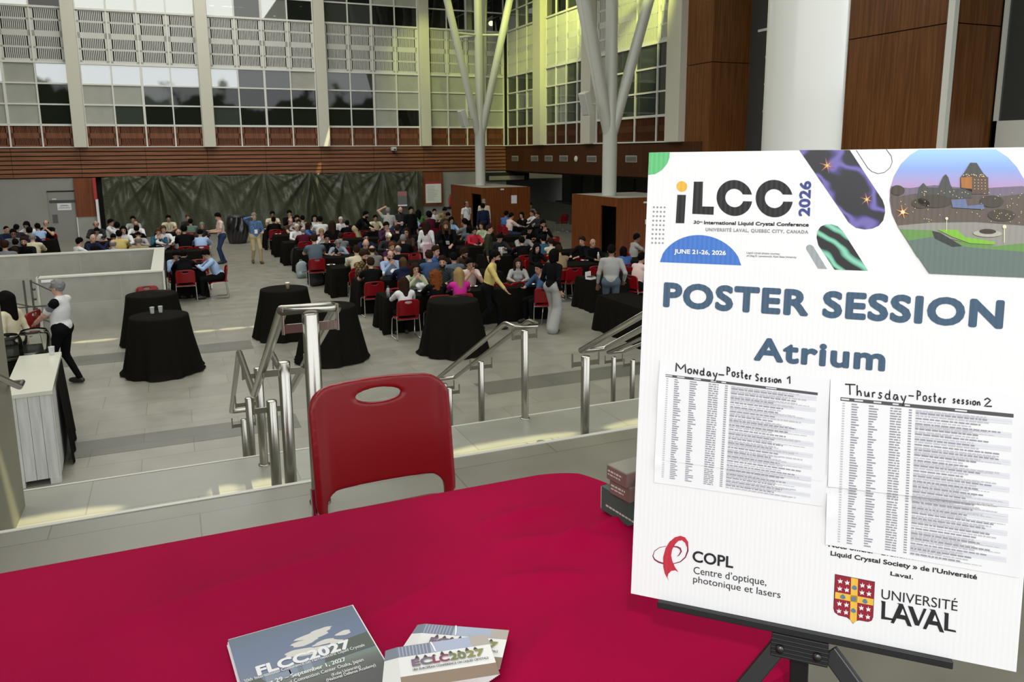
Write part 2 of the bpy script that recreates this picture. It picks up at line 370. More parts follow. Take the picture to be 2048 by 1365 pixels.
# roof, out of view; slits added to throw the sun patches --------------------------------------------------
cu = bpy.data.curves.new('ceiling', 'CURVE'); cu.dimensions = '2D'; cu.fill_mode = 'BOTH'
def spline(pts):
    s_ = cu.splines.new('POLY'); s_.points.add(len(pts) - 1)
    for q, p_ in zip(s_.points, pts): q.co = (p_[0], p_[1], 0, 1)
    s_.use_cyclic_u = True
spline([(-14, -8), (21, -8), (21, 41), (-14, 41)])
def slit(x0, x1, y, z, d=.13):
    t = (15 - z) / -SUN.z; ox, oy = -SUN.x * t, -SUN.y * t
    pts = []
    for i in range(12):
        a = 2 * PI * i / 12; pts.append(((x0 + x1) / 2 + ox + (x1 - x0) / 2 * math.cos(a), y + oy + d * math.sin(a)))
    spline(pts)
for a in ((-2.1, -1.25), (.15, .62), (.66, 1.25), (1.3, 1.75), (-.8, -.45)): slit(a[0], a[1], 17.47, 0, .11)
for a in ((-1.4, -.5), (.08, .3), (.33, .62), (1.9, 3.25), (3.5, 4.4)): slit(a[0], a[1], 6.02, ZB, .11)
for (x, y, z) in ((5.6, 29.3, 1.2), (5.95, 23.0, 1.25), (6.2, 19.0, 1.2), (4.7, 23.9, .8), (4.75, 13.9, 1.0)): slit(x - .1, x + .1, y, z, .1)
slit(6.55, 6.75, 39.3, 2.9, .9)
roof = bpy.data.objects.new('ceiling', cu); COL.objects.link(roof); roof.location = (0, 0, 15); struct(roof)
cu.materials.append(mat('roof_white', (.6, .6, .57), .7))
struct(MB().box(-14.2, -14, -2, 41, 0, 15).build('wall_left', STONE))
# ================================================================== implicit-surface mesher
class SDF:
    def __init__(s, lo, hi, h):
        s.lo = np.array(lo, float); s.h = h; s.n = np.ceil((np.array(hi) - s.lo) / h).astype(int) + 1
        s.d = np.full(s.n, 9.0, np.float32); s.b = np.full(s.n, 9.0, np.float32); s.l = np.zeros(s.n, np.int8)
    def reg(s, lo, hi, m):
        a = np.clip(np.floor((np.array(lo) - m - s.lo) / s.h).astype(int), 0, s.n); b = np.clip(np.ceil((np.array(hi) + m - s.lo) / s.h).astype(int) + 1, 0, s.n)
        sl_ = tuple(slice(int(p), int(q)) for p, q in zip(a, b))
        ax = [s.lo[i] + s.h * np.arange(int(a[i]), int(b[i])) for i in range(3)]
        return sl_, np.meshgrid(*ax, indexing='ij')
    def put(s, sl_, d, lab, k):
        a = s.d[sl_]; h = np.maximum(k - np.abs(a - d), 0) / k; s.d[sl_] = np.minimum(a, d) - h * h * k * .25
        m = d < s.b[sl_]; s.b[sl_] = np.where(m, d, s.b[sl_]); s.l[sl_] = np.where(m, lab, s.l[sl_])
    def cap(s, a, b, ra, rb, lab=0, k=.03):
        a = np.array(a, float); b = np.array(b, float); R = max(ra, rb)
        sl_, (X, Y, Z) = s.reg(np.minimum(a, b) - R, np.maximum(a, b) + R, .05)
        ab = b - a; L2 = max(ab @ ab, 1e-9); t = np.clip(((X - a[0]) * ab[0] + (Y - a[1]) * ab[1] + (Z - a[2]) * ab[2]) / L2, 0, 1)
        d = np.sqrt((X - a[0] - t * ab[0]) ** 2 + (Y - a[1] - t * ab[1]) ** 2 + (Z - a[2] - t * ab[2]) ** 2) - (ra + (rb - ra) * t)
        s.put(sl_, d, lab, k); return s
    def ell(s, c, r, lab=0, k=.03, R=None):
        c = np.array(c, float); r = np.array(r, float); m = r.max()
        sl_, (X, Y, Z) = s.reg(c - m, c + m, .05)
        X = X - c[0]; Y = Y - c[1]; Z = Z - c[2]
        if R is not None:
            R = np.array(R)[:3, :3]; X, Y, Z = (R[0, i] * X + R[1, i] * Y + R[2, i] * Z for i in range(3))
        k0 = np.sqrt((X / r[0]) ** 2 + (Y / r[1]) ** 2 + (Z / r[2]) ** 2); k1 = np.sqrt((X / r[0] ** 2) ** 2 + (Y / r[1] ** 2) ** 2 + (Z / r[2] ** 2) ** 2) + 1e-6
        s.put(sl_, k0 * (k0 - 1) / k1, lab, k); return s
    def full(s):
        return np.meshgrid(*[s.lo[i] + s.h * np.arange(s.n[i]) for i in range(3)], indexing='ij')
    def mesh(s):
        d = s.d; I = d < 0; nx, ny, nz = d.shape
        cnt = np.zeros((nx - 1, ny - 1, nz - 1), np.int8); sl0 = [slice(0, -1), slice(1, None)]
        for a in (0, 1):
            for b in (0, 1):
                for c in (0, 1): cnt += I[sl0[a], sl0[b], sl0[c]]
        mixed = (cnt > 0) & (cnt < 8); idx = np.full(mixed.shape, -1, np.int64); ids = np.argwhere(mixed); idx[mixed] = np.arange(len(ids))
        acc = np.zeros((len(ids), 3)); num = np.zeros(len(ids)); i, j, k = ids.T
        cs = [(a, b, c) for a in (0, 1) for b in (0, 1) for c in (0, 1)]
        for p in cs:
            for ax in range(3):
                if p[ax]: continue
                q = list(p); q[ax] = 1
                u = d[i + p[0], j + p[1], k + p[2]]; v = d[i + q[0], j + q[1], k + q[2]]
                m = (u < 0) != (v < 0); t = np.where(m, u / np.where(u - v == 0, 1, u - v), 0)
                pt = np.array(p, float)[None] + np.zeros((len(ids), 3)); pt[:, ax] += t
                acc[m] += pt[m]; num[m] += 1
        V = s.lo + (ids + acc / num[:, None]) * s.h
        lab = s.l[i, j, k]
        Q = []
        for ax in range(3):
            A = [slice(None)] * 3; B = [slice(None)] * 3; A[ax] = slice(0, -1); B[ax] = slice(1, None)
            ch = I[tuple(A)] != I[tuple(B)]; e = np.argwhere(ch)
            o1, o2 = [(1, 2), (2, 0), (0, 1)][ax]
            e = e[(e[:, o1] > 0) & (e[:, o2] > 0) & (e[:, o1] < s.n[o1] - 1) & (e[:, o2] < s.n[o2] - 1)]
            g = []
            for da, db in ((-1, -1), (0, -1), (0, 0), (-1, 0)):
                c = e.copy(); c[:, o1] += da; c[:, o2] += db; g.append(idx[c[:, 0], c[:, 1], c[:, 2]])
            g = np.array(g).T; fl = ~I[e[:, 0], e[:, 1], e[:, 2]]; g[fl] = g[fl][:, ::-1]; Q.append(g)
        Q = np.concatenate(Q); Q = Q[(Q >= 0).all(1)]
        L4 = np.sort(lab[Q], axis=1); return V, Q, L4[:, 1]
def mesh_np(name, V, Q, lab, mats, extra=None):
    v = [tuple(p) for p in V]; f = [tuple(int(a) for a in q) for q in Q]; mi = [int(x) for x in lab]; sm = [True] * len(f)
    if extra:
        o = len(v); v += extra.v; f += [tuple(a + o for a in q) for q in extra.f]; mi += extra.m; sm += extra.sm
    me = bpy.data.meshes.new(name); me.from_pydata(v, [], f)
    for m in mats: me.materials.append(m)
    me.polygons.foreach_set('material_index', mi); me.polygons.foreach_set('use_smooth', sm); me.update(); return me
# ================================================================== CHAIR
def chair_back(h):
    s = SDF((-.26, .08, .38), (.26, .34, .86), h); X, Y, Z = s.full()
    ys = .195 + (Z - .45) * .16 - .55 * X ** 2
    def rb(x, z, hx, hz, r):
        qx = np.abs(x) - hx + r; qz = np.abs(z) - hz + r
        return np.sqrt(np.maximum(qx, 0) ** 2 + np.maximum(qz, 0) ** 2) + np.minimum(np.maximum(qx, qz), 0) - r
    top = .615 - .22 * X ** 2
    o = np.maximum(rb(X, Z - top, .232 - .03 * (.83 - Z) * 0, .215, .075), -(Z - .40))
    hole = (np.sqrt((X / .076) ** 2 + ((Z - .772) / .0235) ** 2) - 1) * .0235
    cut = rb(X, Z - .40, .196, .092, .05)
    d2 = np.maximum(np.maximum(o, -hole), -cut); r = .006; t = .011 + .010 * np.exp(-((np.abs(X) - .215) / .02) ** 2)
    a = d2 + r; b = np.abs(Y - ys) - t + r
    s.d = (np.sqrt(np.maximum(a, 0) ** 2 + np.maximum(b, 0) ** 2) + np.minimum(np.maximum(a, b), 0) - r).astype(np.float32)
    return s.mesh()
def chair_seat(h):
    s = SDF((-.26, -.27, .36), (.26, .26, .50), h); X, Y, Z = s.full()
    zc = .445 - .06 * np.clip((-Y - .12) / .12, 0, 2) ** 2 + .10 * X ** 2 - .015
    q1 = np.abs(X) - .225 + .07; q2 = np.abs(Y) - .235 + .07
    d2 = np.sqrt(np.maximum(q1, 0) ** 2 + np.maximum(q2, 0) ** 2) + np.minimum(np.maximum(q1, q2), 0) - .07
    r = .006; a = d2 + r; b = np.abs(Z - zc) - .012 + r
    s.d = (np.sqrt(np.maximum(a, 0) ** 2 + np.maximum(b, 0) ** 2) + np.minimum(np.maximum(a, b), 0) - r).astype(np.float32)
    return s.mesh()
def sled(sx):
    x = .232 * sx
    return MB().tube([(x, .205, .50), (x, .19, .44), (x + .01 * sx, .235, .03), (x + .01 * sx, .22, .012), (x + .01 * sx, -.20, .012), (x + .01 * sx, -.22, .03), (x, -.17, .40), (x * .9, -.15, .415), (x * .9, .18, .42)], .0105, 6)
CH = {}
for key, h in (('far', .012), ('near', .006)):
    V, Q, l_ = chair_back(h); V2, Q2, l2 = chair_seat(h if key == 'far' else .01)
    CH[key] = [('backrest', mesh_np('backrest', V, Q, l_, [REDP])), ('seat', mesh_np('seat', V2, Q2, l2, [REDP]))]
SL = [sled(1).mesh('leg_frame', CHROME), sled(-1).mesh('leg_frame', CHROME)]
CB = [MB().tube([(-.22, y, .405), (.22, y, .405)], .009, 6).mesh('crossbar', CHROME) for y in (-.15, .15)]
def chair(loc, rz, label, group=None, key='far'):
    t = thing('stacking_chair', label, 'chair', loc, rz, group)
    for nme, me in CH[key]: link(nme, me, t)
    for me in SL: link('leg_frame', me, t)
    for c_ in CB: link('crossbar', c_, t)
    return t
# ================================================================== HANDRAILS
def handrail(label, X0, X1, pts, posts, loop0, loop1, name='stair_handrail'):
    """Twin steel rails at X0 and X1 along pts (Y, z), joined by end loops, on round posts between them."""
    xm = (X0 + X1) / 2; t = thing(name, label, 'handrail', (xm, posts[0][0], posts[0][1]), 0, 'steel stair handrails'); O = Vector((xm, posts[0][0], posts[0][1]))
    P = [Vector((0, y, z)) - Vector((0, O.y, O.z)) for y, z in pts]
    a = [p + Vector((X0 - xm, 0, 0)) for p in P]; b = [p + Vector((X1 - xm, 0, 0)) for p in P]
    def soft(q):
        out = []
        for i, p in enumerate(q):
            if 0 < i < len(q) - 1:
                for e_ in (q[i - 1], q[i + 1]): out.append(p + (e_ - p).normalized() * .03)
            else: out.append(p)
        return out
    path = a[::-1] + b if loop0 else None
    if loop0 and loop1:
        MB().tube(soft(a + b[::-1] + [a[0]])[:-1] , .024, 12, closed=True).build('rail', STEEL, t)
    elif loop0: MB().tube(soft(path), .024, 12).build('rail', STEEL, t)
    else: MB().tube(soft(a + b[::-1]), .024, 12).build('rail', STEEL, t)
    for (y, zb, zt, r) in posts:
        c = Vector((0, y - O.y, 0)); z0 = zb - O.z; z1 = zt - O.z
        MB().lathe([(r, z0), (r, z1 - .006), (r - .006, z1), (0, z1)], c, 20).lathe([(r + .012, z0), (r + .012, z0 + .008), (r, z0 + .01)], c, 20).build('post', STEEL, t)
        m = MB(); w = (X1 - X0) / 2
        m.box(-w, w, c.y - .005, c.y + .005, z1 - .085, z1 - .045)
        for s_ in (-1, 1): m.tube([(s_ * w, c.y, z1 - .09), (s_ * w, c.y, z1 + .03)], .0075, 6)
        m.build('bracket', STEEL, t)
    return t
def zs(z, y, yA, yB, zA_, zB_): return zA_ + (zB_ - zA_) * (y - yA) / (yB - yA)
H = .92
handrail('nearest steel stair handrail behind the big red chair, stepping down over the landing', .40, .64,
         [(3.50, ZA + H), (5.38, ZB + H), (6.66, ZB + H), (8.75, H)],
         [(3.5, ZA, ZA + H - .02, .037), (4.62, 1.55, 2.50, .036), (5.5, ZB, ZB + .83, .036), (6.43, ZB, ZB + .83, .034), (7.75, .5, 1.36, .034), (8.72, 0, .83, .034)], True, True)
handrail('steel handrail of the lower stair flight right of the big red chair', 2.82, 3.07,
         [(6.52, ZB + H), (6.75, ZB + H), (9.0, H)], [(6.58, ZB, ZB + H - .045, .034), (7.75, .55, 1.45, .034), (8.85, 0, .84, .034), (9.05, 0, .84, .034)], True, True)
handrail('steel handrail of the upper stair flight running behind the white poster board', 2.95, 3.20,
         [(3.7, ZA + H), (5.5, ZB + H)], [(3.78, ZA - .1, ZA + .86, .041), (5.62, ZB, ZB + .84, .038)], True, True)
handrail('farthest steel handrail, just left of the poster board edge on the lower flight', 5.40, 5.68,
         [(6.7, ZB + H), (9.25, H)], [(7.2, .9, 1.75, .034), (8.8, 0, .92, .034), (9.3, 0, .84, .034)], True, True)
# ================================================================== PARAPET AND STAIRWELL RAIL
CAPM = mat('pale_stone_coping', (.62, .62, .54), .4)
pw = MB().box(-2.75, -.35, 18.94, 19.16, 0, 1.12).box(-.57, -.35, 19.16, 23.5, 0, 1.12).box(-9, -.35, 23.5, 23.72, 0, 1.12)
pw.box(-2.77, -.33, 18.92, 19.18, 1.12, 1.15, 1).box(-.59, -.33, 19.18, 23.48, 1.12, 1.15, 1).box(-9, -.33, 23.48, 23.74, 1.12, 1.15, 1).box(-2.79, -2.75, 18.9, 19.18, 0, 1.15, 1).box(-.35, -.31, 18.9, 18.94, 0, 1.15, 1)
struct(pw.build('wall_parapet', [tile_mat('parapet_tile', (.40, .40, .35), (.48, .48, .43), 1.2, .55, .4, rot=PI / 2, mort=.006, off=0), CAPM]))
tag(MB().box(-.18, .18, 0, .01, 0, .06).build('wall_plate', PAPER, None, (-2.52, 18.92, 1.04)), 'small white paper strip at the left end of the low grey wall', 'sign')
sr = thing('stairwell_railing', 'dark metal railing at the mouth of the sunken stairs left of the low wall', 'railing', (-2.95, 18.8, 0))
DKM = mat('dark_rail_metal', (.09, .088, .075), .4, .7)
for dx in (-.05, .08):
    MB().box(dx - .018, dx + .018, -.018, .018, 0, 1.13).build('post', DKM, sr)
for (za, zb, xa) in ((1.1, .83, .08), (1.02, .1, -1.35), (.35, .12, .08), (.55, .56, -.9)):
    MB().tube([(xa, 0.03, za), (.08 if xa < 0 else .5, .03, zb if xa > 0 else zb + .45 if za > 1 else zb), (.55, .03, zb if xa > 0 else zb)], .016, 8).build('rail', DKM, sr)
for z in (.93, .72, .52): MB().lathe([(0, -.02), (.03, -.02), (.03, .02), (0, .02)], (.12, 0, z), 10).build('clamp', DKM, sr)
# ================================================================== TREE COLUMNS AND WOOD KIOSKS
COLP = mat('pale_column_paint', (.60, .61, .55), .38, coat=.3)
def tree_column(label, x, y, z0, zn, tops, tie, r0, r1):
    t = thing('tree_column', label, 'column', (x, y, z0), 0, 'branching steel columns')
    m = MB().lathe([(r0, 0), (r0, zn - z0), (r1 * .95, zn - z0 + 1.0), (r1 * .95, 15 - z0)], (0, 0, 0), 28); m.build('trunk', COLP, t)
    for (dx, dy, zt) in tops:
        k = (15 - zn) / (zt - zn); e_ = Vector((dx * k, dy * k, 15 - z0)); s_ = Vector((dx * .03, dy * .03, zn - z0 - .15))
        MB().tube([s_, e_], [r1 * .85, r1 * .8], 16).build('branch', COLP, t)
        q = s_.lerp(e_, (tie - zn + .15) / (15 - zn + .15)); MB().tube([(0, 0, tie - z0), q], .055, 10).build('tie', COLP, t)
    return t
tree_column('farther branching white steel column rising from the far wood kiosk', 13.27, 34.64, 2.15, 4.53, [(-1.6, -.4, 10.4), (-.9, 1.4, 10.4), (.65, 1.0, 10.4), (1.25, -.6, 10.4)], 8.9, .235, .2)
tree_column('nearer branching white steel column rising from the near wood kiosk', 14.17, 24.3, 2.15, 4.3, [(-1.1, -.2, 8.8), (-.6, 1.0, 8.8), (.55, .9, 8.8), (1.2, -.35, 8.8)], 10.5, .255, .225)
c3 = MB().lathe([(.212, 0), (.212, 13)], (0, 0, 0), 48).build('round_column', mat('white_column_paint', (.74, .75, .70), .28, coat=.4), None, (3.27, 3.49, ZA))
tag(c3, 'large plain white round column directly behind the poster board', 'column')
KTOP = mat('kiosk_top', (.42, .41, .36), .7)
def kiosk(label, x0, x1, y0, y1, door0, door1):
    t = thing('wood_kiosk', label, 'kiosk', (x0, y0, 0), 0, 'wood clad kiosks'); w = x1 - x0; d = y1 - y0; h = 2.15
    m = MB().box(0, .06, 0, door0, 0, h).box(0, .06, door1, d, 0, h).box(0, .06, door0, door1, 1.85, h).box(.06, w, 0, .06, 0, h).box(w - .06, w, .06, d, 0, h).box(.06, w, d - .06, d, 0, h)
    m.build('panelling', wood('kiosk_mahogany', (.20, .058, .014), (.13, .035, .008)), t)
    MB().box(.03, w - .03, .03, d - .03, h - .04, h - .004).build('roof_slab', KTOP, t)
    MB().box(1.0, 1.05, .06, d - .06, 0, h - .05).build('inner_wall', DARK, t)
    return t
kiosk('far wood clad kiosk behind the standing men, with a dark doorway', 12.4, 14.68, 32.15, 36.4, .18, 1.4)
kiosk('near wood clad kiosk left of the poster board, with a dark doorway', 13.58, 16.3, 22.65, 26.0, .15, 1.2)
for (x, y, Y, w, h, lab) in ((1028, 399, 32.13, .27, .36, 'white notice sheet near the right edge of the far kiosk'), (1004.5, 379, 32.13, .16, .06, 'small pale name strip high on the far kiosk front'), (1292, 405, 22.63, .2, .06, 'small pale name strip high on the near kiosk front'), (1293, 444, 22.63, .12, .16, 'small white switch plate on the near kiosk beside the poster')):
    p = ony(x, y, Y); tag(MB().box(-w / 2, w / 2, -.012, 0, -h / 2, h / 2).build('notice', PAPER, None, tuple(p)), lab, 'sign')
# speakers on the tree columns, camera on the band
def speaker(label, x, y, Y, rz, s_=1.):
    p = ony(x, y, Y); t = thing('loudspeaker', label, 'loudspeaker', tuple(p), rz, 'white loudspeakers on the branching columns')
    R = Matrix.Rotation(math.radians(-18), 3, 'Y')
    m = MB().box(-.11 * s_, .11 * s_, -.13 * s_, .13 * s_, -.32 * s_, .32 * s_, 0, R); m.build('cabinet', WHT, t, bevel=.02)
    MB().box(-.125 * s_, -.111 * s_, -.11 * s_, .11 * s_, -.29 * s_, .29 * s_, 0, R).build('grille', mat('speaker_grille', (.5, .5, .46), .6), t)
    MB().tube([(.1 * s_, 0, 0), (.28 * s_, .0, -.02), (.42 * s_, 0, .0)], .025 * s_, 8).lathe([(0, -.04), (.05, -.04), (.05, .04), (0, .04)], (.25 * s_, 0, 0), 10).build('bracket', WHT, t)
speaker('white loudspeaker bracketed to the farther branching column', 927, 237, 34.2, 0.25, 1.2)
speaker('white loudspeaker bracketed to the nearer branching column', 1172, 207, 24.1, .35, 1.2)
p = ony(787, 298, 39.3); pc = thing('security_camera', 'small white security camera hanging on the wood band above the tarp', 'camera', tuple(p))
MB().box(-.12, .1, -.25, .1, -.09, .09).build('body', WHT, pc, bevel=.02); MB().box(.0, .14, -.2, .15, -.2, -.12).build('bracket', mat('dark_grey_metal', (.06, .06, .06), .5), pc); MB().lathe([(.05, -.05), (.06, .0)], (0, -.26, 0), 12).build('lens', DARK, pc)
# ================================================================== TARP, DOOR, NOTICES ON THE BACK WALL
hang = [ony(x, 350, 39.2)[0] for x in (250, 315, 410, 528, 622, 690, 765, 835)]
HW = [.6, 1.5, .5, .8, 1.6, .6, .9, .6]
def tarp_fn(u, v):
    x = -2.85 + u * 14.65; z = 2.74 * (1 - v) + .02; y = 39.12
    for i, xh in enumerate(hang):
        a = math.atan2(x - xh, max(.05, 2.95 - z)); w = math.exp(-((x - xh) / (1.0 + .9 * (1 - z / 2.8))) ** 2)
        y += HW[i] * w * (.10 * math.sin((11 + i % 3) * a + i * 1.7) * min(1, (2.8 - z) * 1.4) + .03 * math.sin(27 * a + i))
    y += .07 * math.sin(x * 4.1 + 1.9 * math.sin(x * .8) + 1.3 * math.sin(z * 1.7)) * v + .02 * math.sin(x * 15 + z * 3 + 2 * math.sin(x * 2.3))
    zz = z
    if v < .12:
        dn = min(abs(x - xh) for xh in hang); zz -= (1 - v / .12) * .07 * min(1, dn / .8)
    return (x, min(y, 39.42), max(zz, .015))
TARP = mat('olive_tarp', (.085, .09, .058), .33, col2=(.055, .06, .038), vscale=20, bump=.5, bscale=22, spec=.4)
tp = MB().grid(tarp_fn, 420, 40).build('tarp', TARP)
tag(tp, 'large olive green tarpaulin hung in folds along the far wall', 'tarp')
d_ = struct(MB().box(-5.02, -3.99, YW - .03, YW, 0, 2.12).build('door_1', mat('grey_door_paint', (.27, .27, .25), .45)))
MB().box(-5.04, -3.97, YW - .05, YW - .02, 2.10, 2.15).build('door_frame', DARK, d_); MB().box(-4.98, -3.97, YW - .04, YW - .02, 1.62, 1.74).build('closer', mat('dark_grey_metal'), d_)
MB().box(-4.92, -4.72, YW - .045, YW - .03, .75, 1.12).build('lock_plate', mat('dark_plate', (.10, .10, .095), .4), d_)
MB().box(-4.86, -4.70, YW - .045, YW - .03, 1.77, 1.81).build('name_strip', PAPER, d_)
nt_ = thing('notice', 'white paper notice taped to the grey door at far left', 'sign', (-4.42, YW - .035, 1.45))
MB().box(-.27, .27, -.012, 0, -.15, .15).build('sheet', PAPER, nt_)
m = MB()
for z, w in ((.07, .12), (.03, .18), (-.05, .22)):
    x = -w
    while x < w: k = random.uniform(.02, .06); m.box(x, min(w, x + k), -.014, -.012, z - .012, z + .012); x += k + .012
m.build('print', mat('dark_print', (.05, .05, .06), .7), nt_)
bs = thing('wall_board', 'white notice board with red heading on the wood panel right of the tarp', 'sign', (12.42, YW - .22, 1.62))
MB().box(-.42, .42, -.03, 0, -.52, .46).build('board', mat('board_white', (.75, .77, .74), .5), bs); MB().box(-.42, .42, -.03, 0, .46, .57).build('heading', mat('board_red', (.35, .03, .04), .5), bs)
m = MB()
for i in range(13): m.box(-.34, random.uniform(.0, .32), -.034, -.03, .34 - i * .06, .355 - i * .06)
m.build('print', mat('grey_print', (.35, .36, .36), .7), bs)
ps = thing('pinned_poster', 'small grey poster with pink heading pinned on the olive tarp', 'sign', (10.68, 39.0, 1.36))
MB().box(-.24, .24, -.012, 0, -.36, .40).build('sheet', mat('poster_grey', (.16, .17, .16), .6), ps); MB().box(-.24, .24, -.014, -.012, .16, .38).build('heading', mat('poster_pink', (.42, .16, .17), .6), ps); MB().box(-.24, .24, -.014, -.012, -.36, -.28).build('footer', PAPER, ps)
fx = thing('extinguisher_cabinet', 'recessed wall cabinet with a red fire extinguisher right of the notice board', 'fire extinguisher', (13.35, YW, 1.2))
MB().box(-.22, .22, -.05, 0, -.45, .5).build('cabinet', STONE, fx); MB().lathe([(.07, -.3), (.075, .1), (.03, .2), (.03, .3)], (.02, -.09, 0), 12).build('extinguisher', mat('extinguisher_red', (.4, .02, .02), .3), fx); MB().box(.05, .09, -.1, -.05, .0, .2).build('tag_card', PAPER, fx)
df = thing('drinking_fountain', 'wall drinking fountain with a white notice above, beside the far kiosk', 'fountain', (14.25, YW - .01, .9))
MB().box(-.35, .35, -.04, 0, -.4, .75).build('back_panel', mat('panel_olive', (.13, .13, .10), .5), df); MB().box(-.38, .38, -.5, -.04, -.15, .0).box(-.3, .3, -.4, -.04, -.55, -.35).build('basin', mat('basin_steel', (.45, .44, .36), .35, .8), df); MB().box(-.2, .22, -.06, -.04, .32, .7).build('notice', PAPER, df)
cfm = MB().box(15.4, 17.9, 39.3, 39.45, 2.15, 2.6, 1).box(15.55, 17.6, 39.28, 39.3, 2.2, 2.42)
struct(cfm.build('trim_14', [mat('pale_transom', (.3, .28, .22), .5), DARK]))
# belt barrier in front of the notice board
bb = thing('belt_barrier', 'black belt barrier below the white notice board', 'barrier', (13.0, 37.0, 0))
for x in (-.75, .85): MB().lathe([(.17, 0), (.17, .02), (.03, .04), (.03, 1.0), (.04, 1.0), (.04, 1.06), (0, 1.06)], (x, 0, 0), 14).build('post', mat('barrier_black', (.012, .012, .012), .5), bb)
MB().box(-.75, .85, -.01, .01, .92, 1.03).build('belt', mat('barrier_black'), bb)
# red edge decoration between the wood post and the tarp
tag(MB().box(-3.2, -3.08, 39.1, 39.35, 1.75, 2.69).box(-3.16, -3.06, 39.1, 39.35, 0, 1.75, 1).build('roll_banner', [mat('banner_red', (.45, .03, .03), .5), PAPER]), 'narrow red and white banner edge peeking out beside the tarp', 'banner')
# ================================================================== DRAPED TABLES
def cocktail_mesh(seed):
    rnd = random.Random(seed); ph = [rnd.uniform(0, 6.3) for _ in range(4)]
    m = MB(); n = 120; vs = [(0, 0, 1.0)]; rows = []
    prof = [(.25, 1.0), (.44, 1.0), (.462, .994), (.47, .975)]
    def skirt(t, k):
        th = 2 * PI * k / n
        f = .5 + .5 * math.sin(9 * th + ph[0] + .6 * math.sin(3 * th + ph[1]))
        g = math.sin(17 * th + ph[2])
        r = .47 + .14 * t ** 1.1 + (.055 * f + .02 * g) * t ** 1.2 + (.05 * max(0, math.sin(4 * th + ph[3])) if t > .99 else 0)
        return r, .975 - .96 * t + (0.0 if t < .99 else .008 * (1 + g))
    vs = []
    for r, z in prof:
        for k in range(n): vs.append((r * math.cos(2 * PI * k / n), r * math.sin(2 * PI * k / n), z))
    NT = 14
    for i in range(1, NT + 1):
        for k in range(n):
            r, z = skirt(i / NT, k); vs.append((r * math.cos(2 * PI * k / n), r * math.sin(2 * PI * k / n), z))
    R_ = len(prof) + NT
    fs = [(i * n + k, (i + 1) * n + k, (i + 1) * n + (k + 1) % n, i * n + (k + 1) % n) for i in range(R_ - 1) for k in range(n)]
    fs = [f[::-1] for f in fs]
    m.add(vs, fs, 0, True); m.add(vs[:n], [tuple(range(n))], 0)
    return m
for i, (x, y, lab) in enumerate(((-.38, 14.4, 'black draped cocktail table holding two plastic cups'), (-.54, 16.75, 'black draped cocktail table behind the one with two plastic cups'),
        (1.92, 16.25, 'black draped cocktail table with a paper coffee cup'), (2.42, 14.0, 'black draped cocktail table partly behind the nearest steel handrail'), (4.63, 13.6, 'black draped cocktail table in front of the pink shirted person'))):
    tag(cocktail_mesh(i).build('cocktail_table', BLK, None, (x, y, 0), i * 1.1), lab, 'table', 'black draped cocktail tables')
def draped(L_, W_, H_=.75, seed=0, drop=.0):
    """Rectangular table under a floor length cloth."""
    rnd = random.Random(seed); per = []; n = 30
    hx, hy = L_ / 2, W_ / 2; r = .03
    def edge(p, q, k): return [(p[0] + (q[0] - p[0]) * i / k, p[1] + (q[1] - p[1]) * i / k) for i in range(k)]
    c = [(-hx, -hy), (hx, -hy), (hx, hy), (-hx, hy)]
    ks = [36, 18, 36, 18]; per = []; nor = []
    for i in range(4):
        e_ = edge(c[i], c[(i + 1) % 4], ks[i]); per += e_; nor += [[(0, -1), (1, 0), (0, 1), (-1, 0)][i]] * ks[i]
    N = len(per); vs = []; NT = 6
    vs += [(x, y, H_) for x, y in per]
    for t in range(1, NT + 1):
        for i, (x, y) in enumerate(per):
            T = t / NT; nx, ny = nor[i]
            if (i in (0, 36, 54, 90)): nx, ny = (nor[i][0] + nor[i - 1][0], nor[i][1] + nor[i - 1][1])
            cd = min(abs(i - q) for q in (0, 36, 54, 90, 108)); cn = math.exp(-(cd / 2.5) ** 2) * .05
            a = .012 + (.018 + .018 * math.sin(i * .9 + seed) + .01 * math.sin(i * 2.3 + seed * 2)) * T + cn * T
            vs.append((x + nx * a, y + ny * a, H_ - .004 - (H_ - .015 - drop) * T))
    fs = [(i * N + k, i * N + (k + 1) % N, (i + 1) * N + (k + 1) % N, (i + 1) * N + k)[::-1] for i in range(NT) for k in range(N)]
    m = MB(); m.add(vs, fs, 0, True); m.add(vs[:N], [tuple(range(N))], 0); return m
DR = [draped(1.72, .78, .75, s_) for s_ in (1, 2, 3)]
DRM = [d.mesh('banquet_table', BLK) for d in DR]
ROWS = {'c': [15.95, 18.2, 20.6, 22.75, 25.0, 27.2, 29.6, 32.0], 'l': [21.55, 25.1, 27.6, 30.1, 32.4], 'r': [16.1, 18.3, 20.95, 23.2, 25.3]}
TB = []
lefts = [3.77, 3.72, 3.55, 3.5, 3.3, 3.2, 3.18, 3.1]
ordn = ['first', 'second', 'third', 'fourth', 'fifth', 'sixth', 'seventh', 'last']
for i, (y, x0) in enumerate(zip(ROWS['c'], lefts)):
    nn = 2 if i in (0, 1, 2) else 2
    for k in range(nn):
        TB.append((x0 + .93 + k * 1.9, y, 0, '%s table of the %s central row counted from the stairs' % (['aisle end', 'inner'][k], ordn[i])))
    if i >= 4: TB.append((x0 + .93 + 2 * 1.9, y, 0, 'right end table of the %s central row counted from the stairs' % ordn[i]))
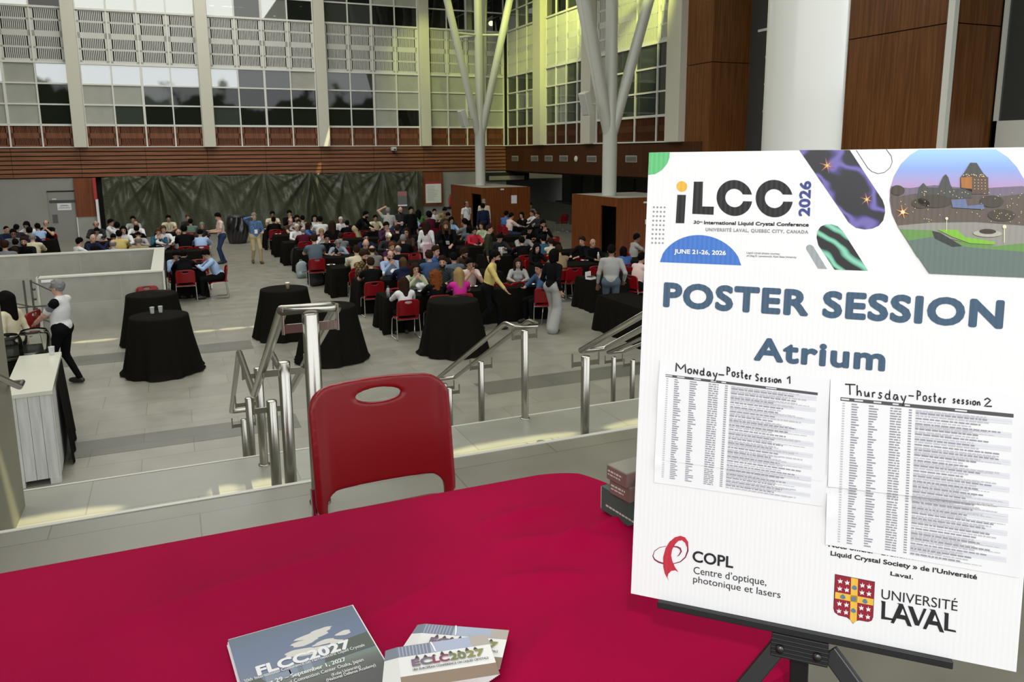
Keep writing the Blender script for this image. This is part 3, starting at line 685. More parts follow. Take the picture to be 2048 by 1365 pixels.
for (x, y, r, l_) in ((.22, 22.6, PI / 2, 'table just behind the low wall corner with the hooded person'), (-.2, 26.2, 0, 'table left of the aisle behind the light blue shirted back'),
        (-2.2, 25.0, 0, 'table directly behind the middle of the low wall'), (-1.3, 27.7, 0, 'table of the bald men left of the aisle'), (-4.6, 25.1, 0, 'table behind the low wall at the far left'), (-4.7, 28.0, 0, 'second table behind the low wall at the far left'),
        (-4.8, 31.8, 0, 'table by the grey door at the far left'), (-2.0, 30.2, 0, 'third table left of the aisle toward the tarp'), (.1, 32.5, 0, 'table nearest the tarp left of the aisle'),
        (9.6, 16.1, 0, 'table right of the dark jacketed walking person, with a white cake box'), (11.55, 16.1, 0, 'table partly hidden behind the poster edge'), (9.4, 18.4, 0, 'table behind the cake box table'), (11.35, 18.4, 0, 'table in front of the near kiosk'),
        (8.9, 20.95, 0, 'table of the smiling person in the right block'), (10.7, 20.95, 0, 'table left of the near kiosk'), (8.8, 23.3, 0, 'table in front of the red shirted person'), (10.7, 23.3, 0, 'table behind the group left of the near kiosk'), (11.2, 25.6, 0, 'table with white plates between the two kiosks'),
        (13.0, 29.0, PI / 2, 'table beside the far kiosk with people facing across'), (9.9, 27.2, 0, 'table left of the far kiosk'), (9.9, 32.0, 0, 'table below the white notice board'), (8.35, 13.2, PI / 2, 'tall dark draped table beside the steel handrail at the poster edge')):
    TB.append((x, y, r, l_))
for i, (x, y, r, l_) in enumerate(TB):
    o = link('banquet_table', DRM[i % 3], None, (x, y, 0), r)
    tag(o, 'black draped long ' + l_, 'table', 'black draped banquet tables')
# ================================================================== DRINKS CABINET
WW = mat('whitewashed_boards', (.60, .60, .57), .6, var=.10, vscale=5, stretch=(4, 4, .4))
dcb = thing('drinks_cabinet', 'white boarded cabinet with glossy top at the left below the stairs', 'cabinet', (-1.89, 9.80, 0), math.radians(3.6))
w_, l_c, h_c = .455, 1.93, 1.10
m = MB()
for i in range(4): m.box(i * w_ / 4 + .002, (i + 1) * w_ / 4 - .002, 0, .02, .07, h_c - .05)
m.box(0, w_, .02, l_c, .07, h_c - .03)
for i in range(14): m.box(w_, w_ + .012, .0 + i * l_c / 14 + .003, (i + 1) * l_c / 14 - .003, .07, h_c - .05)
m.build('body', WW, dcb)
MB().box(-.01, w_ + .02, -.012, l_c + .01, h_c - .05, h_c).build('top', mat('glossy_white_top', (.66, .66, .56), .12, spec=.6), dcb, bevel=.004)
for (x, y) in ((w_ - .1, .0), (0, .0), (w_ - .1, l_c - .12), (0, l_c - .12)): MB().box(x, x + .11, y - .005, y + .12, 0, .07).build('foot', WW, dcb)
tag(draped(.9, .7, 1.02, 5).build('draped_stand', BLK, None, (-2.35, 12.45, 0)), 'black draped stand behind the white drinks cabinet holding glass jars', 'table')
tag(MB().grid(lambda u, v: (-1.43 - .10 * u + .07 * v + .02 * math.sin(19 * u) * v, 10.35 + u * 1.3, 1.04 * (1 - v) + .01), 30, 8).build('black_cloth_drape', BLK), 'black cloth hanging along the right side of the drinks cabinet', 'cloth')
GL = bpy.data.materials.new('clear_glass'); GL.use_nodes = True
b = GL.node_tree.nodes['Principled BSDF']; b.inputs['Transmission Weight'].default_value = 1; b.inputs['Roughness'].default_value = .02; b.inputs['IOR'].default_value = 1.18; b.inputs['Base Color'].default_value = (.93, .95, .92, 1)
def jar(label, x, y, z, r=.19, h=.36):
    t = thing('drink_dispenser', label, 'jar', (x, y, z), 0, 'glass drink dispensers')
    MB().lathe([(0, .01), (r * .9, .012), (r, .04), (r, h - .1), (r * .93, h - .04), (r * .8, h), (r * .78, h), (r * .9, h - .05), (r * .96, h - .1), (r * .96, .05), (r * .86, .022), (0, .02)], (0, 0, 0), 28).build('bowl', GL, t)
    MB().lathe([(0, -.018), (.02, -.018), (.02, .018), (0, .018)], (0, -r - .02, .05), 8).tube([(0, -r, .06), (0, -r - .05, .06), (0, -r - .05, .03)], .009, 6).build('tap', CHROME, t)
    return t
jar('clear glass drink dispenser behind the right half of the drinks cabinet', *onz(73, 712, 1.02)[:2], 1.02)
jar('clear glass drink dispenser cut by the left photo edge', *onz(14, 722, 1.02)[:2], 1.02, .2, .34)
CUPP = mat('cup_plastic', (.75, .77, .76), .15); CUPP.node_tree.nodes['Principled BSDF'].inputs['Alpha'].default_value = .42
CUP = MB().lathe([(0, .002), (.028, .002), (.038, .11), (.040, .11), (.0385, .112), (.029, 0), (0, 0)], (0, 0, 0), 20).mesh('plastic_cup', CUPP)
for (x, y, lab) in ((-.485, 14.58, 'left clear plastic cup on the front cocktail table'), (-.355, 14.62, 'right clear plastic cup on the front cocktail table')):
    tag(link('plastic_cup', CUP, None, (x, y, 1.001)), lab, 'cup', 'clear plastic cups')
q = onz(111, 713, 1.10); tag(link('plastic_cup', CUP, None, (-1.63, 11.62, 1.101)), 'clear plastic cup behind the drinks cabinet beside the glass dispenser', 'cup', 'clear plastic cups')
cc = thing('coffee_cup', 'brown paper coffee cup on the cocktail table left of the handrail', 'cup', (1.98, 16.12, 1.001))
MB().lathe([(0, 0), (.032, 0), (.042, .12)], (0, 0, 0), 20).build('body', mat('kraft_paper', (.38, .26, .15), .7), cc); MB().lathe([(.044, .118), (.044, .13), (.036, .135), (0, .135)], (0, 0, 0), 20).build('lid', PAPER, cc)
# trash bin and bags
tb = thing('waste_bin', 'waste bin in a shiny black bag in front of the tarp by the aisle', 'bin', (2.35, 34.6, 0))
MB().grid(lambda u, v: ((.33 + .10 * math.sin(PI * v) + .035 * math.sin(u * 44 + 5 * v) * (1 - v * .3)) * math.cos(2 * PI * u), (.33 + .10 * math.sin(PI * v) + .035 * math.sin(u * 44 + 5 * v)) * math.sin(2 * PI * u), 1.08 * (1 - v) + .02), 72, 12).build('bag', mat('black_plastic_bag', (.01, .01, .011), .22, spec=.7), tb)
MB().lathe([(.34, 1.07), (.36, 1.1), (.30, 1.17), (.12, 1.2), (0, 1.2)], (0, 0, 0), 24).build('lid', mat('bin_lid', (.03, .03, .03), .4), tb)
def backpack(label, x, y, col, rz, s_=1., nm='backpack'):
    t = thing(nm, label, 'backpack', (x, y, 0), rz)
    g = SDF((-.3, -.25, -.02), (.3, .3, .62), .02); g.ell((0, 0, .24), (.19, .12, .26), 0, .04).cap((-.08, -.02, .10), (.08, -.02, .10), .10, .10, 0, .05).cap((-.08, -.1, .14), (.08, -.1, .14), .07, .06, 0, .03).ell((0, .0, .38), (.15, .1, .13), 0, .04)
    V, Q, l_ = g.mesh(); V[:, 2] = np.maximum(V[:, 2], .003)
    mm = mat('backpack_' + '_'.join(str(c) for c in col), col, .8, bump=.2, bscale=60)
    o = link('bag', mesh_np('bag', V * s_, Q, l_, [mm]), t)
    for sx_ in (-1, 1): MB().tube([(.09 * sx_ * s_, .08 * s_, .44 * s_), (.10 * sx_ * s_, .17 * s_, .36 * s_), (.11 * sx_ * s_, .16 * s_, .2 * s_), (.12 * sx_ * s_, .08 * s_, .08 * s_)], .018 * s_, 6).build('strap', mm, t)
    MB().tube([(-.04 * s_, .06 * s_, .49 * s_), (-.03 * s_, .06 * s_, .54 * s_), (.03 * s_, .06 * s_, .54 * s_), (.04 * s_, .06 * s_, .49 * s_)], .01 * s_, 6).build('handle', mm, t)
    MB().box(-.1 * s_, .1 * s_, -.185 * s_, -.17 * s_, .2 * s_, .215 * s_).build('zip', DARK, t)
q = onz(605, 556, 0); backpack('pale grey blue backpack standing on the floor at the aisle', q[0], q[1], (.30, .36, .36), .3)
q = onz(632, 572, 0); backpack('black backpack standing between the grey blue backpack and the grey sweater person', q[0], q[1], (.012, .012, .014), .5, 1.15)
q = onz(575, 535, 0); backpack('black backpack hanging low by the table behind the grey blue backpack', q[0] + .35, q[1], (.014, .013, .013), .2, 1.3)
q = onz(1008, 560, 0)
# ================================================================== PEOPLE
PAL = dict(navy=(.014, .020, .048), black=(.0055, .0055, .006), charcoal=(.03, .03, .033), grey=(.17, .18, .19), lgrey=(.36, .36, .34), white=(.70, .70, .70), lblue=(.34, .48, .70), blue=(.06, .14, .36), teal=(.03, .10, .15),
           cream=(.60, .55, .38), yellow=(.60, .48, .17), tan=(.30, .23, .13), olive=(.035, .04, .022), green=(.07, .20, .05), red=(.50, .03, .05), maroon=(.08, .01, .022), pink=(.75, .34, .38), palepink=(.72, .55, .50), magenta=(.55, .03, .28),
           purple=(.05, .02, .05), brown=(.06, .035, .025), slate=(.10, .13, .16), denim=(.05, .09, .18), khaki=(.44, .36, .20), greyblue=(.28, .34, .41), palegreen=(.42, .46, .30), jeans=(.03, .05, .11), sage=(.12, .2, .15))
SKIN = {1: (.55, .33, .24), 2: (.43, .25, .17), 3: (.26, .14, .085), 4: (.10, .05, .03)}
HAIRC = dict(k=(.005, .0045, .004), n=(.028, .015, .009), b=(.085, .045, .02), g=(.22, .22, .21), r=(.17, .05, .014), y=(.32, .21, .09), w=(.6, .57, .48))
def cloth(n):
    if n in PAL: return mat('fabric_' + n, PAL[n], .9, bump=.25, bscale=18, spec=.08)
    key = 'fabric_' + n
    if key in MATS: return MATS[key]
    m = mat(key, (.3, .3, .3), .85, spec=.2); t = m.node_tree; b_ = t.nodes['Principled BSDF']; tcn = t.nodes.new('ShaderNodeTexCoord')
    cols = dict(plaid=((.20, .13, .05), (.03, .022, .015), 17), check=((.045, .06, .065), (.012, .014, .016), 40), stripe=((.45, .55, .72), (.20, .30, .52), 22), gstripe=((.30, .30, .28), (.09, .09, .085), 14), bluecheck=((.12, .22, .40), (.06, .12, .26), 26))[n]
    if n in ('stripe', 'gstripe'):
        w = t.nodes.new('ShaderNodeTexWave'); w.inputs['Scale'].default_value = cols[2]; w.bands_direction = 'X' if n == 'stripe' else 'Z'
        t.links.new(tcn.outputs['Object'], w.inputs[0]); mx = t.nodes.new('ShaderNodeMix'); mx.data_type = 'RGBA'; t.links.new(w.outputs['Fac'], mx.inputs[0])
        mx.inputs[6].default_value = (*cols[0], 1); mx.inputs[7].default_value = (*cols[1], 1); t.links.new(mx.outputs[2], b_.inputs['Base Color'])
    else:
        w = t.nodes.new('ShaderNodeTexChecker'); w.inputs['Scale'].default_value = cols[2]; w.inputs['Color1'].default_value = (*cols[0], 1); w.inputs['Color2'].default_value = (*cols[1], 1)
        t.links.new(tcn.outputs['Object'], w.inputs[0]); t.links.new(w.outputs[0], b_.inputs['Base Color'])
    return m
def skin(i): return mat('skin_%d' % i, SKIN[i], .55, spec=.35)
def hairm(c): return mat('hair_' + c, HAIRC[c], .8, bump=.5, bscale=40, stretch=(4, 4, .8), spec=.06)
def ik(a, w, l1, l2, pole):
    a = Vector(a); w = Vector(w); d = w - a; D = min(d.length, (l1 + l2) * .995); u = d.normalized(); w = a + u * D
    x = (l1 * l1 - l2 * l2 + D * D) / (2 * D); h = math.sqrt(max(0, l1 * l1 - x * x)); p = Vector(pole); p = (p - u * p.dot(u)).normalized()
    return a + u * x + p * h, w
FEAT = mat('eye_and_brow', (.02, .013, .01), .5); LIP = mat('lips', (.34, .14, .11), .5); SHOE = mat('shoe_dark', (.02, .018, .016), .5)
def make_body(h=.0125, seated=True, lean=10, pitch=10, hyaw=0, fem=False, wrists=None, poles=None, hip=None, feet=None, knees=None, wide=False, hood=False, bands=False, twist=0, kpole=None, belly=0, curl=.5, tuck=False):
    """One continuous body. Zones: 0 skin, 1 top, 2 trousers, 3 shoes, 4 forearm, 5 lower upper-arm, 6 eyes/brows, 7 lips, 8/9 sleeve bands."""
    sw = .165 if fem else .188; ln = math.radians(lean)
    hp = Vector(hip) if hip else (Vector((0, .06, .56)) if seated else Vector((0, 0, .95)))
    U = Vector((0, -math.sin(ln), math.cos(ln))); Fw = Vector((0, -math.cos(ln), -math.sin(ln)))
    ch = hp + U * .30; sh = hp + U * (.44 if fem else .46); nb = hp + U * .50 + Fw * .01
    pr = math.radians(pitch); HR = Matrix.Rotation(math.radians(hyaw), 3, 'Z') @ Matrix.Rotation(pr, 3, 'X')
    hc = nb + (U * .6 + Vector((0, 0, .4))).normalized() * .125 + HR @ Vector((0, -.03, .03))
    wr = [Vector(w) if not callable(w) else w(hc, HR) for w in wrists]
    allp = [hp, sh, hc] + wr + ([Vector((0, -.7, 0)), Vector((0, .25, 0))] if seated else [Vector(f) for f in feet])
    lo = [min(p[i] for p in allp) - (.34, .32, .1)[i] for i in range(3)]; hi = [max(p[i] for p in allp) + (.34, .3, .22)[i] for i in range(3)]
    lo[2] = -.03
    s = SDF(lo, hi, h)
    # torso
    hw = .115 if fem else .10
    s.cap(hp + Vector((-hw * .8, 0, 0)), hp + Vector((hw * .8, 0, 0)), .125, .125, 2, .05)
    s.ell(hp + U * .17 + Fw * (.02 + belly), (.14 if fem else .168, .115 + belly, .18), 1, .05, Matrix.Rotation(ln, 3, 'X'))
    s.ell(ch, (.155 if fem else .187, .115, .19), 1, .05, Matrix.Rotation(ln, 3, 'X'))
    if fem:
        for q in (-1, 1): s.ell(ch + Vector((q * .065, 0, 0)) + Fw * .085 - U * .01, (.06, .055, .06), 1, .03)
    s.cap(sh + Vector((-sw * .72, 0, -.01)), sh + Vector((sw * .72, 0, -.01)), .068, .068, 1, .06)
    s.cap(nb - U * .07, nb - U * .012, .08, .066, 1, .03)
    s.cap(nb - U * .04, hc - HR @ Vector((0, -.02, .05)), .052, .05, 0, .02)
    if not tuck: s.ell(hp + U * .045 + Fw * belly, ((.16 if fem else .165), .135 + belly, .12), 1, .03, Matrix.Rotation(ln, 3, 'X'))
    if hood: s.ell(nb + U * .0 - Fw * .06, (.12, .07, .075), 1, .04)
    # head
    P = lambda x, y, z: hc + HR @ Vector((x, y, z))
    s.ell(P(0, .012, .025), (.074, .093, .098), 0, .02, HR); s.ell(P(0, -.028, -.055), (.053, .058, .062), 0, .03, HR)
    s.cap(P(0, -.078, .015), P(0, -.098, -.018), .011, .016, 0, .015)
    for q in (-1, 1): s.ell(P(q * .078, .012, -.005), (.012, .022, .032), 0, .01, HR)
    # legs
    ft = []
    for i, q in enumerate((-1, 1)):
        hj = hp + Vector((q * .095, 0, -.02))
        if seated:
            kn = Vector(knees[i]) if knees else Vector((q * .115, -.40, .50)); an = Vector(feet[i]) if feet else Vector((q * .12, -.40, .085))
        else:
            an = Vector(feet[i]); kn, an = ik(hj, an, .44, .44, kpole[i] if kpole else (0, -1, 0))
        s.cap(hj, kn, .095, .066 if not wide else .10, 2, .03); s.cap(kn, an + Vector((0, 0, .01)), .062 if not wide else .105, .045 if not wide else .125, 2, .02)
        d = Vector((q * .12, -1, 0)).normalized() if not isinstance(twist, (list, tuple)) else Vector(twist[i]).normalized()
        tz = .045
        s.cap((an.x, an.y, max(.05, an.z - .03)), Vector((an.x, an.y, max(tz, an.z - .045))) + d * .15, .048, .038, 3, .02)
        s.cap(Vector((an.x, an.y, max(tz, an.z - .045))) - d * .04, Vector((an.x, an.y, max(tz, an.z - .045))) + d * .1, .042, .042, 3, .02)
    ex = MB()
    # arms
    for i, q in enumerate((-1, 1)):
        a = sh + Vector((q * sw, 0, -.015)); el, w = ik(a, wr[i], .285, .25, poles[i] if poles else (q * .6, .2, -1))
        mid = a.lerp(el, .55)
        if bands and q == bands:
            s.cap(a, a.lerp(el, .28), .068, .064, 6, .03); s.cap(a.lerp(el, .3), a.lerp(el, .55), .066, .062, 8, .01); s.cap(a.lerp(el, .57), a.lerp(el, .72), .062, .058, 1, .01); s.cap(a.lerp(el, .72), el, .045, .042, 5, .02)
        else:
            s.cap(a, mid, .064, .056, 1, .03); s.cap(mid, el, .052, .046, 5, .02)
        s.cap(el, el.lerp(w, .85), .047, .034, 4, .02); s.cap(el.lerp(w, .8), w, .03, .027, 0, .015)
        d = (w - el).normalized(); side = Vector((q, 0, 0)); up = d.cross(side).normalized(); side = up.cross(d).normalized() * (1 if True else 1)
        pc = w + d * .05; s.ell(pc, (.036, .05, .018), 0, .02, Matrix((side, d, up)).transposed())
        fl = [.068, .076, .072, .058]
        for k in range(4):
            b0 = pc + d * .04 + side * (k - 1.5) * .0185; n1 = b0 + d * fl[k] * .5 - up * fl[k] * .25 * curl; n2 = n1 + d * fl[k] * .42 * (1 - curl * .7) - up * fl[k] * .45 * curl
            ex.tube([b0 - d * .015, b0.lerp(n1, .6), n1, n2], [.0095, .009, .0085, .006], 6, 0)
        t0 = pc - side * q * 0 - d * .015 + side * -.03 * q * (1 if q > 0 else -1); ts = -1
        t0 = pc - d * .02 + side * (-.03 if q > 0 else .03) * 1; t1 = t0 + d * .035 + side * (-.025 if q > 0 else .025) - up * .01; t2 = t1 + d * .03 - up * .015
        ex.tube([t0, t1, t2], [.012, .011, .007], 6, 0)
    # eyes, brows, lips
    for q in (-1, 1):
        ex.ell(P(q * .031, -.078, .012), (.012, .007, .007), 8, 5, 6, HR); ex.tube([P(q * .014, -.086, .033), P(q * .032, -.086, .038), P(q * .05, -.074, .033)], .0045, 5, 6)
    ex.ell(P(0, -.083, -.058), (.023, .008, .008), 8, 5, 7, HR)
    V, Q, lab = s.mesh()
    H4 = Matrix.Translation(hc) @ HR.to_4x4()
    return V, Q, lab, ex, H4, nb, U, Fw
def hair_mesh(kind):
    s = SDF((-.2, -.2, -.48), (.2, .26, .24), .0115)
    if kind == 'curly':
        rnd = random.Random(3); s.ell((0, .03, .04), (.098, .105, .11))
        for _ in range(70):
            v = Vector((rnd.gauss(0, 1), rnd.gauss(.5, 1), rnd.gauss(.2, .9))).normalized(); s.ell(Vector((0, .03, .03)) + Vector((v.x * .095, v.y * .10, v.z * .115)), (.024,) * 3, 0, .01)
    elif kind == 'crew': s.ell((0, .014, .027), (.081, .10, .105))
    else: s.ell((0, .016, .034), (.089, .108, .112))
    X, Y, Z = s.full()
    pl = {'short': -(Z + .85 * Y - .005), 'crew': -(Z + .9 * Y - .012), 'curly': -(Z + 1.1 * Y + .02), 'bald': -(Z + .8 * Y - .0)}.get(kind, -(Z + .9 * Y - .0))
    s.d = np.maximum(s.d, pl / 1.33).astype(np.float32)
    if kind == 'bald': s.d = np.maximum(s.d, np.maximum((Z - .055) , -(Y + .01))).astype(np.float32)
    if kind == 'short':
        rnd = random.Random(11)
        for _ in range(95):
            v = Vector((rnd.gauss(0, 1), rnd.gauss(.35, 1), rnd.gauss(.6, .8))).normalized()
            if v.z < -.15 + max(0, -v.y) * 1.15: continue
            c_ = Vector((v.x * .080, .016 + v.y * .098, .034 + v.z * .103)); s.cap(c_, c_ + Vector((rnd.uniform(-.02, .02), rnd.uniform(-.03, .012), rnd.uniform(-.012, .014))), .018, .010, 0, .008)
        for q in (-1, 1): s.cap((q * .074, .0, .02), (q * .073, -.008, -.03), .012, .007, 0, .015)
    if kind in ('long', 'curlong'):
        s.cap((0, .075, .02), (0, .085, -.28), .085, .07, 0, .04)
        for q in (-1, 1): s.cap((q * .075, -.0, .03), (q * .085, .01, -.22), .035, .04, 0, .03); s.cap((q * .07, .05, 0), (q * .07, .07, -.33), .05, .03, 0, .03)
        if kind == 'curlong':
            rnd = random.Random(5)
            for _ in range(90): z = rnd.uniform(-.3, .08); a = rnd.uniform(-.4, PI + .4); s.ell((math.cos(a) * .115, .05 + math.sin(a) * .08, z), (.026,) * 3, 0, .012)
    if kind == 'bob':
        s.cap((0, .07, .02), (0, .07, -.09), .08, .07, 0, .04)
        for q in (-1, 1): s.cap((q * .075, .0, .03), (q * .078, .0, -.10), .032, .03, 0, .03)
    if kind == 'bun': s.ell((0, .125, .06), (.05, .045, .05), 0, .02)
    if kind == 'pony': s.cap((0, .10, .04), (0, .15, -.06), .035, .04, 0, .02); s.cap((0, .15, -.06), (0, .13, -.24), .04, .02, 0, .02)
    V, Q, l_ = s.mesh(); return mesh_np('hair', V, Q, l_ * 0, [hairm('k')])
HM = {}
def hair_get(k):
    if k not in HM: HM[k] = hair_mesh(k)
    return HM[k]
def beard_mesh():
    s = SDF((-.12, -.16, -.2), (.12, .06, .06), .011); s.ell((0, -.03, -.068), (.062, .064, .062)); X, Y, Z = s.full()
    s.d = np.maximum(s.d, np.maximum(Z + .02 - .3 * (Y + .05), -(np.sqrt((X / .024) ** 2 + ((Z + .058) / .010) ** 2) - 1) * .01)).astype(np.float32)
    V, Q, l_ = s.mesh(); return mesh_np('beard', V, Q, l_ * 0, [hairm('k')])
BEARD = beard_mesh()
gm = MB()
for q in (-1, 1):
    gm.tube([(q * .032 + .021 * math.cos(a * PI / 5), -.098, .012 + .017 * math.sin(a * PI / 5)) for a in range(10)], .0028, 5, closed=True); gm.tube([(q * .053, -.096, .016), (q * .082, -.02, .016), (q * .082, .02, .0)], .0028, 5)
gm.tube([(-.011, -.1, .015), (.011, -.1, .015)], .0028, 5); GLASSES = gm.mesh('glasses', FEAT)
def lany_mesh(nb, U, Fw):
    m = MB(); f = lambda x, u, w: nb + Vector((x, 0, 0)) + U * u + Fw * w
    m.tube([f(-.06, .0, .02), f(-.07, -.08, .10), f(-.03, -.2, .135), f(0, -.27, .14), f(.03, -.2, .135), f(.07, -.08, .10), f(.06, 0, .02)], .006, 5)
    R = Matrix((Vector((1, 0, 0)), -Fw, U)).transposed()
    m.box(-.05, .05, -.004, .004, -.07, .07, 1, R, f(0, -.33, .148)); return m.mesh('lanyard', [mat('lanyard_blue', (.03, .04, .10), .7), PAPER])
mouth = lambda q, dx=.05, dy=-.07, dz=-.11: (lambda hc, HR: hc + HR @ Vector((q * dx, -.09, -.06)) + Vector((0, dy, dz)))
cheek = lambda q: (lambda hc, HR: hc + HR @ Vector((q * .085, -.05, -.10)) + Vector((0, -.02, -.08)))
T_ = lambda q, x=.13, y=-.46, z=.80: (q * x, y, z)
EP = [(-.9, -.1, -1), (.9, -.1, -1)]
POSES = {
    'e': dict(lean=14, pitch=14, wrists=[mouth(-1), mouth(1)], poles=EP), 'r': dict(lean=10, pitch=8, wrists=[T_(-1), T_(1, .10)], poles=[(-1, .5, -.3), (1, .5, -.3)]),
    'c': dict(lean=26, pitch=34, wrists=[T_(-1, .12, -.50), T_(1, .06, -.48, .86)], poles=[(-1, .4, -.2), (1, .3, -.4)]), 'k': dict(lean=15, pitch=10, hyaw=12, wrists=[T_(-1, .05), cheek(1)], poles=[(-1, .4, -.4), (.8, -.2, -1)]),
    'l': dict(lean=-2, pitch=4, wrists=[(-.13, -.26, .66), (.13, -.28, .66)], poles=[(-1, .6, -.2), (1, .6, -.2)]), 'h': dict(lean=20, pitch=28, wrists=[cheek(-1), T_(1, .1)], poles=[(-.8, -.3, -1), (1, .4, -.3)]),
    'A': dict(seated=False, lean=0, pitch=4, wrists=[(-.25, .02, .86), (.25, -.03, .86)], poles=[(-.3, 1, 0), (.3, 1, 0)], feet=[(-.11, .02, .085), (.12, -.05, .085)]),
    'P': dict(seated=False, lean=4, pitch=24, wrists=[(-.13, -.34, 1.12), (.12, -.32, 1.10)], poles=[(-.4, .6, -1), (.4, .6, -1)], feet=[(-.10, .05, .085), (.10, -.08, .085)]),
    'W': dict(seated=False, lean=3, pitch=4, wrists=[(-.25, -.20, .90), (.25, .16, .88)], poles=[(-.3, 1, 0), (.3, 1, 0)], feet=[(-.10, .24, .11), (.10, -.26, .085)], hip=(0, 0, .92)),
    'H': dict(seated=False, lean=0, pitch=2, wrists=[lambda hc, HR: hc + Vector((-.12, -.03, .0)), (.20, -.24, 1.08)], poles=[(-1, -.4, -.2), (.5, .6, -1)], feet=[(-.10, .14, .10), (.11, -.16, .085)], hip=(0, 0, .93)),
    'B': dict(seated=False, lean=40, pitch=14, wrists=[(-.20, -.60, .92), (.20, -.62, .94)], poles=[(-.6, .6, -.3), (.6, .6, -.3)], feet=[(-.10, .02, .085), (.11, .04, .085)], hip=(0, .05, .93)),
    'U': dict(seated=False, lean=14, pitch=6, wrists=[(-.2, -.34, 1.0), lambda hc, HR: hc + Vector((.15, -.08, .13))], poles=[(-.5, .6, -1), (1, .2, .1)], feet=[(-.10, .02, .085), (.11, .04, .085)], belly=.03),
    'X': dict(seated=False, lean=14, pitch=10, wrists=[(-.28, -.42, .92), (.24, .05, .86)], poles=[(-.3, .6, -.6), (.3, 1, 0)], feet=[(-.09, .22, .12), (.10, -.24, .085)], hip=(0, 0, .92), tuck=True),
    'G': dict(h=.010, seated=False, lean=-2, pitch=0, hyaw=-8, wrists=[(-.16, -.36, 1.10), (.10, -.38, 1.04)], poles=[(-.6, .7, -1), (.6, .7, -1)], feet=[(-.10, .13, .095), (.10, -.10, .085)], bands=1, belly=.02),
    'D': dict(h=.0115, seated=False, lean=2, pitch=6, wrists=[(-.22, .0, .88), (.22, -.16, .95)], poles=[(-.3, 1, 0), (.3, 1, 0)], feet=[(-.10, .12, .085), (.10, -.12, .085)], wide=True, fem=True),
    'Y': dict(h=.0115, seated=False, lean=6, pitch=16, wrists=[(-.27, -.10, .95), (.28, -.12, .88)], poles=[(-.5, 1, 0), (.5, 1, 0)], feet=[(-.11, .06, .085), (.11, -.12, .085)]),
}
BC = {}
def body_get(pose, fem, hood):
    key = (pose, fem, hood)
    if key not in BC:
        k = dict(POSES[pose]); k.setdefault('fem', fem); V, Q, lab, ex, H4, nb, U, Fw = make_body(hood=hood, **k)
        me = mesh_np('body', V, Q, lab, [skin(1), SHOE, SHOE, SHOE, SHOE, SHOE, FEAT, LIP, SHOE], ex)
        BC[key] = (me, H4, nb, U, Fw, lany_mesh(nb, U, Fw))
    return BC[key]
SNAP = dict(c=ROWS['c'], l=ROWS['l'], r=ROWS['r'])
def person(x, y, pose, yaw, top, bot, hair, hc, sk, flags, desc, foot=None, scale=None, group='people eating at the tables'):
    fem = 'f' in flags; me, H4, nb, U, Fw, lan = body_get(pose, fem, 'h' in flags); seated = POSES[pose].get('seated', True)
    hl = H4.translation; ya = math.radians(yaw); Rz_ = Matrix.Rotation(ya, 3, 'Z')
    def at(s_):
        p = Vector(onz(x, y, hl.z * s_)); return p - Rz_ @ (Vector((hl.x, hl.y, 0)) * s_)
    if foot:
        fx, fy = foot; root = Vector(onz(fx, fy, 0)); s_ = scale or 1.
    elif seated and abs(math.cos(ya)) > .8 and 'z' not in flags:
        blk = 'l' if x < 450 else ('r' if x > 1020 or (x > 925 and y < 500) else 'c'); sg = 1 if math.cos(ya) > 0 else -1
        best = None
        for s_ in np.linspace(.93, 1.10, 18):
            r_ = at(s_)
            for row in SNAP[blk]:
                dlt = abs(r_.y - (row + sg * .66)) + abs(s_ - 1) * 1.2
                if best is None or dlt < best[0]: best = (dlt, s_, r_)
        s_, root = best[1], best[2]
        if best[0] > .75: s_ = 1.; root = at(1.)
    else: s_ = scale or 1.; root = at(s_)
    root.z = 0
    t = thing('person', ('seated ' if seated else 'standing ') + 'person ' + desc, 'person', tuple(root), ya, group); t.scale = (s_,) * 3
    o = link('body', me, t)
    tm = cloth(top); sl_ = skin(sk) if 's' in flags else tm
    mats = [skin(sk), tm, cloth(bot), SHOE if 'q' not in flags else mat('shoe_brown', (.12, .07, .03), .6), sl_, sl_, FEAT if 'v' not in flags else cloth('black'), LIP, cloth('grey')]
    for i, m_ in enumerate(mats): o.material_slots[i].link = 'OBJECT'; o.material_slots[i].material = m_
    if hair != '-':
        ho = link('hair', hair_get(hair), o); ho.matrix_local = H4; ho.material_slots[0].link = 'OBJECT'; ho.material_slots[0].material = hairm(hc)
    if 'b' in flags:
        bo = link('beard', BEARD, o); bo.matrix_local = H4; bo.material_slots[0].link = 'OBJECT'; bo.material_slots[0].material = hairm(hc)
    if 'g' in flags: go = link('glasses', GLASSES, o); go.matrix_local = H4
    if 'n' in flags: link('lanyard', lan, o)
    if seated: chair(tuple(root), ya, 'red chair under the person ' + desc, 'red stacking chairs')
    return t
